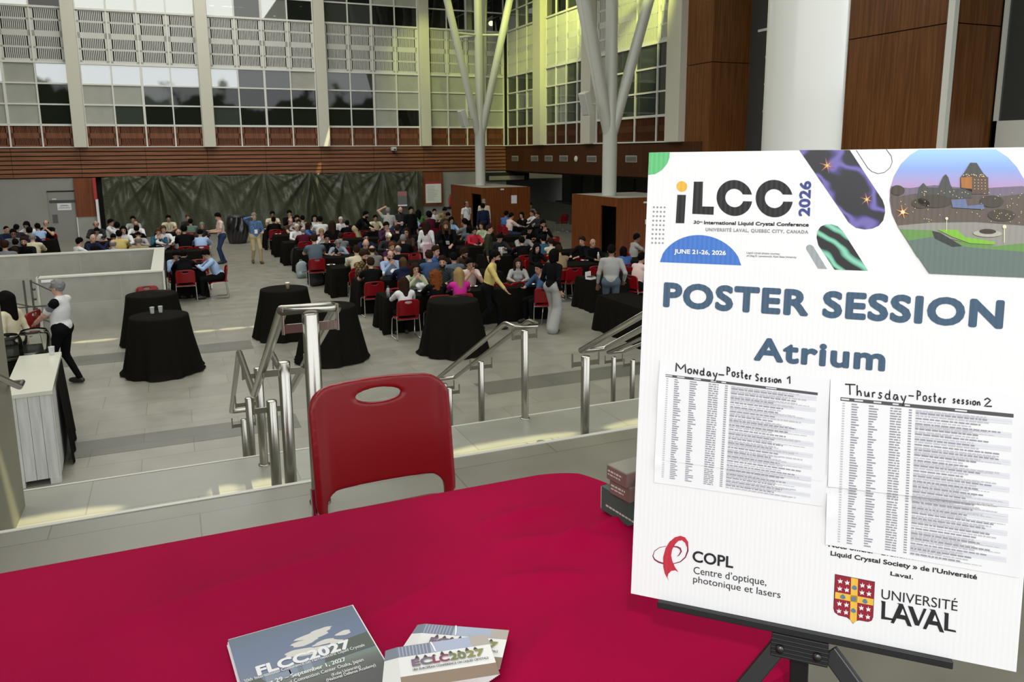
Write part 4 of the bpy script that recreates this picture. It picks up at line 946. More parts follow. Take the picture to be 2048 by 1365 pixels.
SEATED = '''
13,460,r,40,navy,black,crew,k,2,,in a navy jacket nearest the left photo edge
33,457,r,170,charcoal,black,short,k,2,,in charcoal with back turned near the left edge
53,451,c,-20,white,black,bob,k,1,fs,in white with a black bob by the grey wall
27,468,r,10,grey,black,short,k,3,g,in grey with glasses at the far left table
59,463,r,175,navy,black,short,k,2,,in navy seen from behind at the far left table
75,455,r,210,lblue,black,short,k,2,,in pale blue turned toward the far left table
92,448,e,-10,black,black,bald,n,1,s,in a black tee with both hands at the mouth
31,487,r,180,black,black,short,k,1,h,in a black hooded top against the low wall far left
48,484,r,0,black,black,short,n,1,b,bearded in a black jacket facing us behind the low wall
65,476,r,180,cream,black,crew,g,1,,in pale yellow with grey hair seen from behind
10,492,r,180,grey,black,short,n,2,,in grey cut off by the left photo edge
30,504,c,0,black,black,short,n,3,,whose head just clears the low wall far left
160,485,r,120,white,black,short,k,1,,in a white shirt turned right above the low wall
186,478,r,40,navy,black,-,k,1,,bald in a dark suit just above the low wall
194,463,h,0,white,black,short,k,2,s,in white holding the forehead in one hand
192,450,r,0,charcoal,black,bald,n,2,,balding in charcoal behind the forehead holder
189,502,c,180,black,black,curly,k,1,,with black curls barely above the low wall
222,446,r,80,white,black,short,k,2,,in white turned right in front of the tarp edge
234,452,r,180,white,black,curly,k,2,,in white with big black hair and back turned
247,461,r,0,white,black,bob,k,1,f,in white with black hair facing us left of the aisle
238,470,r,180,yellow,black,short,k,2,,in yellow with back turned behind the low wall
227,476,c,0,navy,black,short,k,2,,in navy looking down behind the low wall
226,489,r,180,lblue,black,bald,g,1,,balding in pale blue with back turned at the low wall
266,440,r,0,lgrey,black,short,k,2,,in light grey close to the tarp
272,450,r,0,white,black,-,k,2,,bald in white leaning arms on the table
273,459,r,180,black,black,short,k,2,,in black with back turned before the bald white shirt
277,471,c,0,lgrey,black,crew,k,2,,in light grey with lowered head
277,482,r,180,tan,black,bald,g,2,,in tan with grey hair at the low wall
317,465,e,0,teal,black,short,b,1,,in teal with brown hair eating
327,460,r,15,white,black,short,b,1,,in white half hidden behind the teal shirt
337,438,r,0,cream,black,short,k,2,sn,in cream with a lanyard before the tarp
376,436,r,0,charcoal,black,short,b,1,,in charcoal nearest the tarp left of the aisle
381,445,r,180,sage,black,short,k,2,,in a sage green sweater with back turned
357,466,e,0,white,black,bald,w,1,,white haired in white with a hand at the mouth
368,460,r,180,black,black,short,k,2,,in black beside the white haired person
404,452,r,0,charcoal,black,short,g,1,,grey haired in charcoal left of the standing pink shirt
400,468,c,180,lblue,black,short,k,2,,in light blue with broad back turned at the aisle
367,512,c,180,black,black,short,k,2,hz,in a black hoodie right of the low wall corner
352,512,h,0,lblue,black,short,k,2,,in pale blue opposite the black hoodie
412,510,c,-88,lblue,black,short,k,2,z,in pale blue bending over food on the aisle side
545,430,r,0,cream,black,short,k,3,s,in cream nearest the tarp right of the aisle
547,441,r,180,black,black,short,k,3,,in black before the cream shirt right of the aisle
579,428,e,0,black,black,short,k,1,,in black with a hand at the mouth before the tarp
581,444,k,30,brown,black,bald,b,1,gs,balding with glasses in a dark brown tee
594,438,r,0,lgrey,black,short,k,1,,in light grey behind the balding brown tee
605,438,r,180,tan,black,short,k,1,,in tan with back turned toward the tarp
629,437,r,0,white,black,bob,k,1,f,with a black bob facing us before the tarp
640,441,r,185,white,black,short,k,1,,in a broad white shirt with back turned
619,452,k,70,blue,black,bob,n,2,f,in a blue top turned right
597,446,r,0,brown,black,short,n,1,,in brown between the bald ones at the aisle
594,456,r,0,white,black,short,w,1,,white haired in white facing us
606,462,r,180,maroon,black,bald,g,1,,balding grey in a dark maroon suit with back turned
682,441,r,0,white,khaki,short,w,1,,with sunlit pale hair in white
664,450,r,180,black,black,long,n,1,f,with long brown hair in black before the white shirts
694,448,r,180,black,black,short,k,1,,in a black jacket left of the leaning person
751,437,r,0,cream,black,short,k,2,,in cream right of the leaning person
773,453,e,0,purple,black,short,k,1,,in dark purple with hands at the mouth
628,479,r,180,slate,black,short,n,1,s,in a slate tee seen from behind near the aisle
643,466,e,0,white,black,short,y,1,f,fair haired in a white jacket
654,478,r,0,black,black,short,k,2,gn,with a pink scarf over black at the aisle end
676,488,c,0,greyblue,black,short,g,1,n,grey haired in a grey blue sweater by the aisle
681,474,r,180,grey,black,short,n,1,s,in a grey tee just behind the grey blue sweater
732,476,r,0,navy,black,short,k,1,g,with glasses in navy mid table
732,489,c,0,olive,black,-,b,1,,bald with reddish face in olive
713,502,r,180,cream,black,short,n,1,,in cream with a dark collar seen from behind
729,513,e,25,plaid,black,short,n,1,b,bearded in a brown plaid shirt
744,501,r,180,gstripe,black,bald,n,1,,in a grey striped shirt with back turned
741,527,r,180,black,black,short,n,1,s,in a black tee with back turned near the aisle
777,475,c,0,charcoal,black,short,w,1,,with sunlit white hair in charcoal
794,459,r,180,black,black,crew,n,1,,in black with short brown hair and back turned
813,465,r,-30,brown,black,long,n,1,fg,with glasses and long brown hair mid crowd
806,479,r,165,black,black,short,g,1,,in black with greying hair turned away
784,494,k,0,purple,black,short,r,1,s,in purple with a hand over the face
796,500,r,180,black,black,bald,g,1,,balding in black with back turned mid crowd
781,512,e,0,stripe,black,bald,n,1,b,in a blue striped shirt with clasped hands
806,526,r,180,navy,black,bob,b,1,h,in a navy hoodie with brown bob seen from behind
831,538,e,0,palegreen,black,long,n,1,f,in pale green with long brown hair eating
807,566,r,180,white,black,long,n,1,f,with very long dark hair in white nearest us
836,426,r,180,green,black,long,k,1,,in green with long black hair and back turned
829,437,k,0,lblue,black,short,k,1,,in pale blue holding a hand to the face
857,431,r,200,maroon,black,curly,k,3,,in maroon with big black curls
869,424,r,0,white,black,short,k,1,,in white below the notice board
889,422,c,0,tan,black,short,k,2,,in tan behind the belt barrier
896,432,c,0,charcoal,black,short,k,2,,in charcoal beside the belt barrier
903,442,r,0,lblue,black,curly,k,2,f,with dark curls in pale blue below the belt barrier
929,446,r,200,grey,black,short,k,2,,in grey turned away right of the long haired person
938,459,r,180,slate,black,bob,k,2,s,with bare arms in slate before the far kiosk
949,463,r,0,red,black,short,k,2,,in a bright red top
963,452,r,-55,palegreen,black,bob,n,1,f,in pale green with tied dark hair in profile
872,503,k,20,blue,black,short,n,1,,with a sunlit face in a blue jacket
858,513,r,180,denim,black,short,n,1,,in denim blue with back turned before the sunlit face
885,525,r,-25,check,black,short,n,1,b,bearded in a dark checked shirt behind the redhead
907,517,r,180,slate,black,short,k,2,,in slate with broad back turned
929,507,c,25,brown,black,curly,n,1,gb,with curly hair and glasses in brown
940,529,e,0,palepink,black,short,k,2,s,in pale pink with clasped hands at the mouth
870,552,r,180,black,black,curlong,r,1,f,with curly red hair in black seen from behind
917,548,r,175,magenta,jeans,long,y,1,fs,in a bright pink tee with fair hair seen from behind
1013,429,r,120,blue,black,short,k,3,z,in blue beside the far kiosk corner
1023,433,r,95,palepink,jeans,short,k,2,z,in pale pink with a bag strap beside the far kiosk
1043,431,k,-60,black,black,bob,k,1,fz,in black, head on one hand, beside the far kiosk
1061,412,r,0,lgrey,black,short,k,1,sz,in light grey at the head of the far kiosk table
1064,427,r,-90,white,black,crew,n,2,z,in white facing left across the far kiosk table
1075,431,r,-70,charcoal,black,crew,n,2,z,in charcoal farthest right at the far kiosk table
1086,449,e,0,black,black,short,k,2,b,bearded in black with a hand at the mouth
1060,460,c,0,black,black,short,k,2,,in black looking down between the kiosks
1048,472,h,0,lgrey,black,short,k,1,,in light grey with lowered face between the kiosks
1043,483,r,180,black,black,short,k,1,,in a wide black top with back turned
1000,477,c,0,charcoal,black,short,k,1,,in charcoal bent over a white plate
1086,479,r,180,teal,black,short,k,1,,in dark teal with back turned left of the near kiosk
1101,485,r,180,cream,black,short,n,1,,in cream half hidden behind the dark teal back
1074,497,r,0,black,black,long,k,1,f,smiling in black with long black hair
1117,501,r,180,tan,black,short,n,1,,in a tan sweater with back turned
1036,527,r,-20,lgrey,black,long,n,1,f,in a light grey sweater with long brown hair leaning forward
1164,483,r,-60,black,black,short,n,1,,in black turned left before the near kiosk
1186,487,r,0,black,black,-,k,2,,bald in black before the near kiosk
1274,477,r,80,lgrey,black,short,k,3,s,in light grey beside the near kiosk doorway
1246,503,r,180,blue,black,bob,k,2,,in blue with dark hair near the poster edge
1284,517,k,100,palepink,black,short,k,2,,in pale pink cut by the poster edge
1077,538,k,-80,denim,black,short,k,2,,in a denim shirt behind the black jacketed walker
'''
for ln_ in SEATED.strip().split('\n'):
    a = ln_.split(',', 10); person(int(a[0]), int(a[1]), a[2], float(a[3]), a[4], a[5], a[6], a[7], int(a[8]), a[9], a[10])
STAND = '''
431,432,P,-80,palepink,jeans,short,k,1,s,in a pale pink shirt looking down beside the tarp,448,527,1.0
506,428,H,8,bluecheck,khaki,short,g,1,nq,in a blue shirt and khaki trousers with a hand at the head,514,527,1.0
732,430,B,60,black,khaki,short,k,2,b,bearded and leaning over a table in a black jacket,0,0,1.0
801,421,P,10,charcoal,jeans,-,n,1,sbn,bald and bearded in front of the tarp with joined hands,0,0,1.0
776,423,U,170,lgrey,jeans,short,g,1,s,in grey with back turned and a raised arm,0,0,1.0
822,421,A,10,black,black,short,k,2,,in a black jacket over white right of the raised arm,0,0,1.0
853,450,A,150,white,white,long,n,1,f,in a white sweater with long brown hair and a pink tote,0,0,.98
892,452,B,-30,black,black,long,b,1,bn,long haired and bearded bending over in a black jacket,0,0,1.08
979,459,A,70,olive,black,crew,n,1,,in a dark olive jacket facing right,0,0,1.0
934,409,A,25,white,black,bald,k,3,sn,in a white shirt with a lanyard before the far kiosk,0,0,1.0
968,405,A,-20,cream,black,short,g,1,,grey haired in cream before the far kiosk doorway,0,0,1.0
965,414,A,185,navy,black,short,k,2,,in a dark navy jacket with back turned before the kiosk doorway,0,0,1.0
991,515,X,60,yellow,black,short,k,2,b,in a yellow shirt stepping right among the tables,0,0,1.0
1223,503,Y,150,lgrey,slate,short,k,3,,in a light grey sweater with back turned near the poster,0,0,1.0
1103,512,D,115,black,lgrey,bob,k,1,,in a black jacket and wide grey trousers walking right,1105,664,1.0
125,563,G,-112,white,black,short,g,1,svg,in a white polo with a black and grey sleeve holding a red chair,138,770,1.0
10,600,A,-120,cream,black,long,k,1,f,with long black hair and a cream shirt at the left edge,0,0,.98
'''
SP = []
for ln_ in STAND.strip().split('\n'):
    a = ln_.split(',', 10); d_s, fx, fy, sc_ = a[10].rsplit(',', 3)
    SP.append(person(int(a[0]), int(a[1]), a[2], float(a[3]), a[4], a[5], a[6], a[7], int(a[8]), a[9], d_s, (int(fx), int(fy)) if int(fx) else None, float(sc_), 'people standing and walking'))
# ================================================================== THINGS ON AND AROUND THE TABLES
BOXM = MB()
BOXM.box(-.10, .10, -.08, .08, 0, .05).box(-.10, .10, .07, .09, .05, .17).box(-.085, -.01, -.06, .05, .05, .075, 1).box(.01, .08, -.06, .05, .05, .07, 2)
BOXMESH = BOXM.mesh('takeout_box', [PAPER, mat('food_brown', (.12, .05, .02), .7), mat('food_green', (.10, .16, .04), .7)])
PLATE = MB().lathe([(0, .004), (.07, .004), (.115, .02), (.118, .022), (.07, 0), (0, 0)], (0, 0, 0), 24).ell((.01, 0, .02), (.05, .04, .022), 10, 6, 1).mesh('plate', [PAPER, MATS['food_brown']])
def bottle_mesh(nm, m_, cap_, r=.036, h=.24):
    return MB().lathe([(0, 0), (r, .002), (r, h * .74), (r * .6, h * .86), (r * .55, h * .88)], (0, 0, 0), 18, 0).lathe([(r * .62, h * .87), (r * .62, h), (r * .4, h + .004), (0, h + .004)], (0, 0, 0), 18, 1).mesh(nm, [m_, cap_])
FLASK = bottle_mesh('flask', mat('flask_grey', (.42, .45, .47), .4, .3), mat('cap_black', (.015, .015, .016), .4))
WB = bottle_mesh('bottle', mat('bottle_white', (.6, .6, .58), .3), PAPER, .03, .22)
CUPM = MB().lathe([(0, 0), (.03, 0), (.04, .10), (.037, .10), (.028, .006), (0, .006)], (0, 0, 0), 16).mesh('paper_cup', PAPER)
BAG = MB().grid(lambda u, v: ((.06 + .05 * math.sin(PI * v) + .02 * math.sin(17 * u + 9 * v)) * math.cos(2 * PI * u), (.05 + .04 * math.sin(PI * v) + .015 * math.sin(13 * u + 5 * v)) * math.sin(2 * PI * u), .16 * v), 28, 8).mesh('paper_bag', PAPER)
for (x, y, me, nm, cat, lab, z) in ((690, 522, BOXMESH, 'takeout_box', 'box', 'open white takeout box before the grey blue sweater', .752), (655, 526, PLATE, 'plate', 'plate', 'white plate before the pink scarf person', .752),
        (778, 597, FLASK, 'flask', 'bottle', 'grey drinking flask with black lid at the aisle end of the first row', .752), (786, 548, BAG, 'paper_bag', 'bag', 'crumpled white paper bag before the striped shirt', .752), (832, 574, BAG, 'paper_bag', 'bag', 'crumpled white paper bag before the pale green top', .752),
        (846, 584, PLATE, 'plate', 'plate', 'white plate between the very long dark hair and the redhead', .752), (945, 574, PLATE, 'plate', 'plate', 'white plate before the clasped hands of the pale pink shirt', .752), (1005, 506, BOXMESH, 'takeout_box', 'box', 'white takeout box before the bent charcoal person', .752),
        (1143, 512, CUPM, 'paper_cup', 'cup', 'white cup on the table left of the bald black shirt', .752), (1150, 514, PLATE, 'plate', 'plate', 'white plate beside the cup left of the bald black shirt', .752), (1193, 521, WB, 'bottle', 'bottle', 'tall pale bottle before the bald black shirt', .752),
        (1176, 559, BOXMESH, 'takeout_box', 'box', 'white cake box on the table right of the walking black jacket', .752), (1060, 570, PLATE, 'plate', 'plate', 'white plate before the light grey sweater', .752), (1052, 458, PLATE, 'plate', 'plate', 'white plate on the table beside the far kiosk', .752), (1060, 452, CUPM, 'paper_cup', 'cup', 'white cup on the table beside the far kiosk', .752),
        (1012, 515, WB, 'bottle', 'bottle', 'small pale bottle left of the wide black top', .752), (357, 491, PLATE, 'plate', 'plate', 'white plate before the white haired person left of the aisle', .752), (400, 545, CUPM, 'paper_cup', 'cup', 'white cup before the bending pale blue shirt', .752),
        (760, 548, CUPM, 'paper_cup', 'cup', 'white cup left of the black tee', .752), (534, 459, PLATE, 'plate', 'plate', 'white plate at the aisle end nearest the tarp', .752), (556, 469, PLATE, 'plate', 'plate', 'white plate behind the balding brown tee table end', .752)):
    q = onz(x, y, z); best = None
    for (tx, ty, tr, tl) in TB:
        hx_, hy_ = (.78, .31) if abs(tr) < .1 else (.31, .78)
        cx_ = min(max(q[0], tx - hx_), tx + hx_); cy_ = min(max(q[1], ty - hy_), ty + hy_); dd = math.hypot(cx_ - q[0], cy_ - q[1])
        if best is None or dd < best[0]: best = (dd, cx_, cy_)
    q = (best[1], best[2], z); tag(link(nm, me, None, q, random.uniform(-.6, .6)), lab, cat, 'food and drink on the black tables')
def chair_at(x, y, rz, lab, z0=0.):
    q = Vector(onz(x, y, .81 + z0)) - Matrix.Rotation(rz, 3, 'Z') @ Vector((0, .245, 0)); q.z = z0; return chair(tuple(q), rz, lab, 'empty red stacking chairs')
for a in ((1040, 566, PI + .1, 'empty red chair facing the light grey sweater across the table'), (1090, 578, PI - .4, 'empty red chair half behind the wide grey trousers'), (1000, 568, PI - .5, 'empty red chair just right of the yellow shirt'),
          (1150, 537, PI, 'left of the two empty red chairs behind the white cake box'), (1196, 533, PI, 'right of the two empty red chairs behind the white cake box'), (1168, 513, PI, 'empty red chair in front of the bald black shirt'),
          (790, 578, .1, 'empty red chair showing behind the grey drinking flask'), (724, 462, .3, 'sunlit empty red chair behind the grey tee'), (828, 508, .4, 'empty red chair left of the sunlit face'), (1108, 474, PI, 'empty red chair right of the cream shirt'),
          (1130, 430, PI + .2, 'empty red chair near the dark recess wall'), (293, 574, .2, 'empty red chair showing over the back cocktail table by the low wall'), (398, 520, 0., 'empty red chair between the pale blue shirts')):
    chair_at(*a)
r_ = SP[15].location
hc_ = chair((r_.x - .62, r_.y + .20, .42), -1.9, 'red chair carried by the person in the white polo', 'empty red stacking chairs')
r_ = SP[6].location
tt = thing('tote_bag', 'pink tote bag on the arm of the person in the white sweater', 'bag', (r_.x - .05, r_.y - .28, .62), .5)
MB().grid(lambda u, v: ((.19 + .02 * v) * math.copysign(abs(math.cos(2 * PI * u)) ** .5, math.cos(2 * PI * u)), .06 * math.sin(2 * PI * u), .40 * v), 32, 6).build('bag', cloth('palepink') if False else mat('tote_pink', (.68, .45, .47), .85, bump=.2, bscale=20), tt)
for y in (-.03, .03): MB().tube([(-.1, y, .40), (-.08, y, .62), (0, y, .70), (.08, y, .62), (.1, y, .40)], .008, 6).build('handle', MATS['tote_pink'], tt)
# ================================================================== RED TABLE IN THE FOREGROUND
ZT = ZA + .74
TX0, TX1, TY0, TY1 = -2.1, 1.0, .90, 1.82
RC_ = .16
RIDGE = [((.70, 1.42), (.95, 1.50), .006, .02), ((.62, 1.50), (.86, 1.40), .006, .018), ((.60, 1.60), (.82, 1.62), .005, .02), ((.80, 1.28), (.98, 1.36), .006, .02), ((.55, 1.36), (.72, 1.30), .005, .015), ((.2, 1.3), (.5, 1.42), .003, .02), ((-.2, 1.5), (.35, 1.62), .003, .03), ((.72, 1.15), (.9, 1.22), .004, .015), ((.45, 1.05), (.6, 1.2), .003, .015)]
def wr_z(x, y):
    z = .0012 * math.sin(9 * x + 4 * math.sin(5 * y)) + .001 * math.sin(17 * y + 3 * x)
    for (a, b_, h_, w) in RIDGE:
        ax, ay = a; dx, dy = b_[0] - ax, b_[1] - ay; L2 = dx * dx + dy * dy; t = max(0, min(1, ((x - ax) * dx + (y - ay) * dy) / L2)); d2 = (x - ax - t * dx) ** 2 + (y - ay - t * dy) ** 2
        z += 3.4 * h_ * math.exp(-d2 / (w * w)) * math.sin(PI * min(1, max(0, .1 + .8 * t)))
    return z
HXT, HYT = (TX1 - TX0) / 2, (TY1 - TY0) / 2; CXT, CYT = (TX0 + TX1) / 2, (TY0 + TY1) / 2
NU, NV = 200, 60
def tmap(u, v):
    x, y = HXT * (2 * u - 1), HYT * (2 * v - 1); ax, ay = abs(x) - (HXT - RC_), abs(y) - (HYT - RC_)
    if ax > 0 and ay > 0:
        a, b_ = ax / RC_, ay / RC_; ax, ay = a * math.sqrt(1 - b_ * b_ / 2), b_ * math.sqrt(1 - a * a / 2)
        x = math.copysign(HXT - RC_ + ax * RC_, x); y = math.copysign(HYT - RC_ + ay * RC_, y)
    return CXT + x, CYT + y
m = MB()
def topz(u, v):
    x, y = tmap(u, v); e_ = min(u, 1 - u) * 2 * HXT; e2 = min(v, 1 - v) * 2 * HYT; d_ = min(e_, e2)
    return (x, y, ZT + wr_z(x, y) * min(1, d_ / .06) - .006 * max(0, 1 - d_ / .012) ** 2)
m.grid(topz, NU, NV)
dense = [tmap(i / NU, 0) for i in range(NU)] + [tmap(1, j / NV) for j in range(NV)] + [tmap(1 - i / NU, 1) for i in range(NU)] + [tmap(0, 1 - j / NV) for j in range(NV)]
N = len(dense); NS = 16
def nrm(i):
    a, b_ = dense[i - 1], dense[(i + 1) % N]; l_ = math.hypot(b_[0] - a[0], b_[1] - a[1]); return ((b_[1] - a[1]) / l_, -(b_[0] - a[0]) / l_)
cumx = [0.]
for i in range(1, N): cumx.append(cumx[-1] + math.hypot(dense[i][0] - dense[i - 1][0], dense[i][1] - dense[i - 1][1]))
vs = []
for r in range(NS + 1):
    T = r / NS
    for i in range(N):
        nx, ny = nrm(i); x, y = dense[i]
        f_ = (.022 * math.sin(cumx[i] * 21 + .8 * math.sin(cumx[i] * 4)) + .014 * math.sin(cumx[i] * 37)) * T ** 1.2
        rr = .012 * math.sin(min(1, T * 16) * PI / 2) + .05 * T + f_
        vs.append((x + nx * rr, y + ny * rr, ZT - .006 - T * .68))
m.add(vs, [((i + 1) * N + k, (i + 1) * N + (k + 1) % N, i * N + (k + 1) % N, i * N + k) for i in range(NS) for k in range(N)], 0, True)
RED = mat('crimson_cloth', (.30, .0012, .037), .8, bump=.12, bscale=420, spec=.06, var=.07, vscale=3)
tag(m.build('draped_table', RED), 'long table under a crimson cloth in the foreground', 'table')
ch_near = chair((.59, 2.27, ZA), .02, 'big red stacking chair pulled up behind the crimson table', None, 'near'); ch_near.scale = (1.03, 1.03, 1.03)
for c_ in ch_near.children:
    if c_.name.startswith('seat'): c_.location.z = -.045
# boxes on the crimson table
def carton(name, label, pxa, pxb, zb, h_, depth, col, parts):
    a = Vector(onz(*pxa, zb)); b_ = Vector(onz(*pxb, zb)); d = b_ - a; L_ = d.length; rz = math.atan2(d.y, d.x)
    t = thing(name, label, 'box', tuple(a), rz, 'small cartons on the crimson table')
    MB().box(0, L_, 0, depth, 0, h_).build('carton', col, t, bevel=.0015)
    for (nm, b6, m_) in parts(L_, h_, depth): MB().box(*b6).build(nm, m_, t)
    return t
GRN = mat('dark_green_card', (.045, .085, .07), .5); TAUPE = mat('taupe_card', (.17, .11, .10), .5); PALE = mat('pale_print', (.55, .50, .45), .6)
def bars(x0, x1, z0, z1):
    m_ = MB(); x = x0
    while x < x1: k = random.uniform(.004, .012); m_.box(x, min(x1, x + k), -.0012, -.0004, z0, z1); x += k + .003
    return m_
g1 = carton('card_box', 'dark green carton under the brown packets beside the poster', (1202, 1020), (1256, 1054), ZT + .004, .062, .2, GRN,
     lambda L_, h_, d: [('label_panel', (.03, L_ + .1, .02, .09, h_, h_ + .0008), mat('label_beige', (.42, .37, .32), .6)), ('side_flap', (-.0015, 0, .0, d, 0.004, h_ - .002), mat('flap_pale', (.5, .45, .4), .6))])
bars(.02, .13, .018, .022).build('print', PALE, g1)
for i, (pa, pb, zz, lab) in enumerate((((1219, 986), (1259, 1008), ZT + .067, 'lower brown packet on the dark green carton'), ((1213, 957), (1252, 978), ZT + .102, 'upper brown packet topmost of the carton pile'))):
    q = carton('packet', lab, pa, pb, zz, .034, .10, TAUPE, lambda L_, h_, d: [('lid', (.002, L_ - .002, .002, d - .002, h_, h_ + .001), mat('clear_lid', (.30, .29, .24), .15, spec=.8))])
    bars(.006, .055, .020, .024).build('print', PALE, q); bars(.006, .05, .012, .015).build('print', PALE, q)
q = carton('packet', 'brown packet half hidden by the poster edge', (1258, 990), (1290, 1010), ZT + .067, .055, .08, TAUPE, lambda L_, h_, d: [('lid', (.002, L_ - .002, .002, d - .002, h_, h_ + .001), MATS['clear_lid'])])
# ------------------------------------------------------------------ lettering helpers
def glyphs(body, spacing=1.):
    c = bpy.data.curves.new('lettering', 'FONT'); c.body = body; c.size = 1; c.resolution_u = 4; c.space_character = spacing
    o = bpy.data.objects.new('tmp', c); COL.objects.link(o); dg = bpy.context.evaluated_depsgraph_get(); me = o.evaluated_get(dg).to_mesh()
    V = [tuple(v.co) for v in me.vertices]; Fs = [tuple(p.vertices) for p in me.polygons]
    o.evaluated_get(dg).to_mesh_clear(); bpy.data.objects.remove(o); bpy.data.curves.remove(c); return V, Fs
CAPH = max(v[1] for v in glyphs('H')[0])
def set_text(mm, V, Fs, fn, r):
    """Lay out glyph outlines through fn, thickened by r on all sides for bold weights."""
    offs = [(0, 0)] if r <= 0 else [(0, 0)] + [(r * math.cos(2 * PI * k / 16), r * math.sin(2 * PI * k / 16)) for k in range(16)]
    for k, a in enumerate(offs): mm.add([fn(v, a, k * .00001) for v in V], Fs)
# flyers: stack of A4 sheets
def on_table(px, z=ZT): return Vector(onz(px[0], px[1], z))
A_ = on_table((455, 1283), ZT + .012); B_ = on_table((705, 1213), ZT + .012); Cc = on_table((800, 1365), ZT + .012)
du = (B_ - A_).normalized(); dv = Vector((0, 0, 1)).cross(du); wid = (B_ - A_).length; hei = wid * 1.414
fl = thing('flyer_stack', 'stack of conference flyers with a sky picture on the crimson table', 'flyers', (A_.x, A_.y, ZT + .002), math.atan2(du.y, du.x))
def sheet_poly(m_, w, h, z, dx=0, dy=0, mi=0): m_.add([(dx, dy, z), (dx + w, dy, z), (dx + w, dy - h, z), (dx, dy - h, z)], [(3, 2, 1, 0)], mi)
m = MB()
for i in range(6): o_ = random.uniform(-.002, .002); m.box(o_, wid + o_, -hei + o_, o_, i * .002, i * .002 + .0017)
m.build('sheets', PAPER, fl)
def ramp_mat(name, axis, stops, rough=.35):
    m_ = mat(name, (.5, .5, .5), rough); t = m_.node_tree; tcn = t.nodes.new('ShaderNodeTexCoord'); sp_ = t.nodes.new('ShaderNodeSeparateXYZ'); t.links.new(tcn.outputs['Object'], sp_.inputs[0])
    r = t.nodes.new('ShaderNodeValToRGB'); mr = t.nodes.new('ShaderNodeMapRange'); mr.inputs[1].default_value = stops[0][0]; mr.inputs[2].default_value = stops[-1][0]
    t.links.new(sp_.outputs[axis], mr.inputs[0]); t.links.new(mr.outputs[0], r.inputs[0]); e_ = r.color_ramp.elements
    while len(e_) < len(stops): e_.new(.5)
    for q_, (p_, c_) in zip(e_, stops): q_.position = (p_ - stops[0][0]) / (stops[-1][0] - stops[0][0]); q_.color = (*c_, 1)
    t.links.new(r.outputs[0], t.nodes['Principled BSDF'].inputs['Base Color']); return m_
zt = .0125
k_ = hei
m = MB(); m.box(.001, wid - .001, -hei + .001, -.001, zt - .0008, zt)
m.build('cover', ramp_mat('flyer_sky', 1, [(-k_ * .75, (.02, .02, .022)), (-k_ * .62, (.028, .028, .03)), (-k_ * .55, (.05, .06, .055)), (-k_ * .50, (.08, .10, .09)), (-k_ * .47, (.10, .16, .10)), (-k_ * .44, (.10, .14, .22)), (-k_ * .2, (.065, .11, .22)), (0, (.045, .085, .14))]), fl)
def blob(m_, cx_, cy_, rx_, ry_, z, n=18, mi=0, seed=0):
    rnd = random.Random(seed); ph = rnd.uniform(0, 6)
    m_.add([(cx_ + rx_ * (1 + .18 * math.sin(5 * 2 * PI * i / n + ph)) * math.cos(2 * PI * i / n), cy_ + ry_ * (1 + .22 * math.sin(3 * 2 * PI * i / n + ph)) * math.sin(2 * PI * i / n), z) for i in range(n)], [tuple(range(n))], mi)
m = MB()
for i, (cx_, cy_, rx_, ry_) in enumerate(((.60, -.22, .13, .035), (.52, -.27, .10, .03), (.68, -.19, .08, .025), (.45, -.35, .10, .03), (.56, -.38, .13, .03), (.66, -.33, .09, .025), (.82, -.29, .06, .025), (.74, -.36, .05, .02))): blob(m, cx_ * wid, cy_ * wid * 1.2, rx_ * wid, ry_ * wid * 1.2, zt + .0001 + i * .00002, seed=i)
m.build('cloud_print', mat('cloud_print', (.62, .60, .55), .5), fl)
m = MB(); w_f = wid
m.add([(x * w_f, y * w_f, zt + .0003) for x, y in ((.62, -.56), (.68, -.50), (.74, -.49), (.80, -.44), (.88, -.43), (.99, -.42), (.995, -.62), (.6, -.64))], [tuple(range(7, -1, -1))])
m.build('tree_pattern', mat('tree_print', (.06, .08, .06), .5), fl); m = MB()
m.add([(x * w_f, y * w_f, zt + .0003) for x, y in ((.01, -.66), (.03, -.60), (.09, -.57), (.14, -.59), (.17, -.66))], [tuple(range(4, -1, -1))])
m.build('tree_pattern', mat('tree_print', (.06, .08, .06), .5), fl)
m = MB()
for x, y, w in ((.17, -.56, .1), (.34, -.55, .06), (.44, -.53, .07), (.27, -.60, .08)): m.add([(x * w_f, -.68 * w_f, zt + .00025), ((x + w) * w_f, -.68 * w_f, zt + .00025), ((x + w) * w_f, y * w_f, zt + .00025), (x * w_f, y * w_f, zt + .00025)], [(0, 1, 2, 3)])
m.build('building_print', mat('building_print', (.20, .25, .32), .5), fl)
def flat_text(name, body, parent, x0, x1, yb, caph, z, m_, weight=0.):
    V, Fs = glyphs(body); mnx = min(v[0] for v in V); mxx = max(v[0] for v in V); r = weight * caph; sx_ = (x1 - x0 - 2 * r) / (mxx - mnx); sy_ = (caph - 2 * r) / CAPH
    m2 = MB(); set_text(m2, V, Fs, lambda v, a, e_: (x0 + r + (v[0] - mnx) * sx_ + a[0], yb + r + v[1] * sy_ + a[1], z + e_), r); return m2.build(name, m_, parent)
TW = mat('white_print', (.8, .8, .8), .6)
def fpx(x, y):
    w = on_table((x, y), ZT + .014) - A_; return w.dot(du), w.dot(dv)
def px_text(nm, body, l, r, top, wt):
    a, b_, c_ = fpx(*l), fpx(*r), fpx(*top); yb = (a[1] + b_[1]) / 2; flat_text(nm, body, fl, a[0], b_[0], yb, c_[1] - a[1], zt + .0006, TW, wt)
px_text('title_lettering', 'FLCC2027', (516, 1354), (705, 1297), (511, 1335), .06)
px_text('small_lettering', '20th International Conference on Ferroelectric Liquid Crystals', (489, 1370), (729, 1292), (488, 1364), .01)
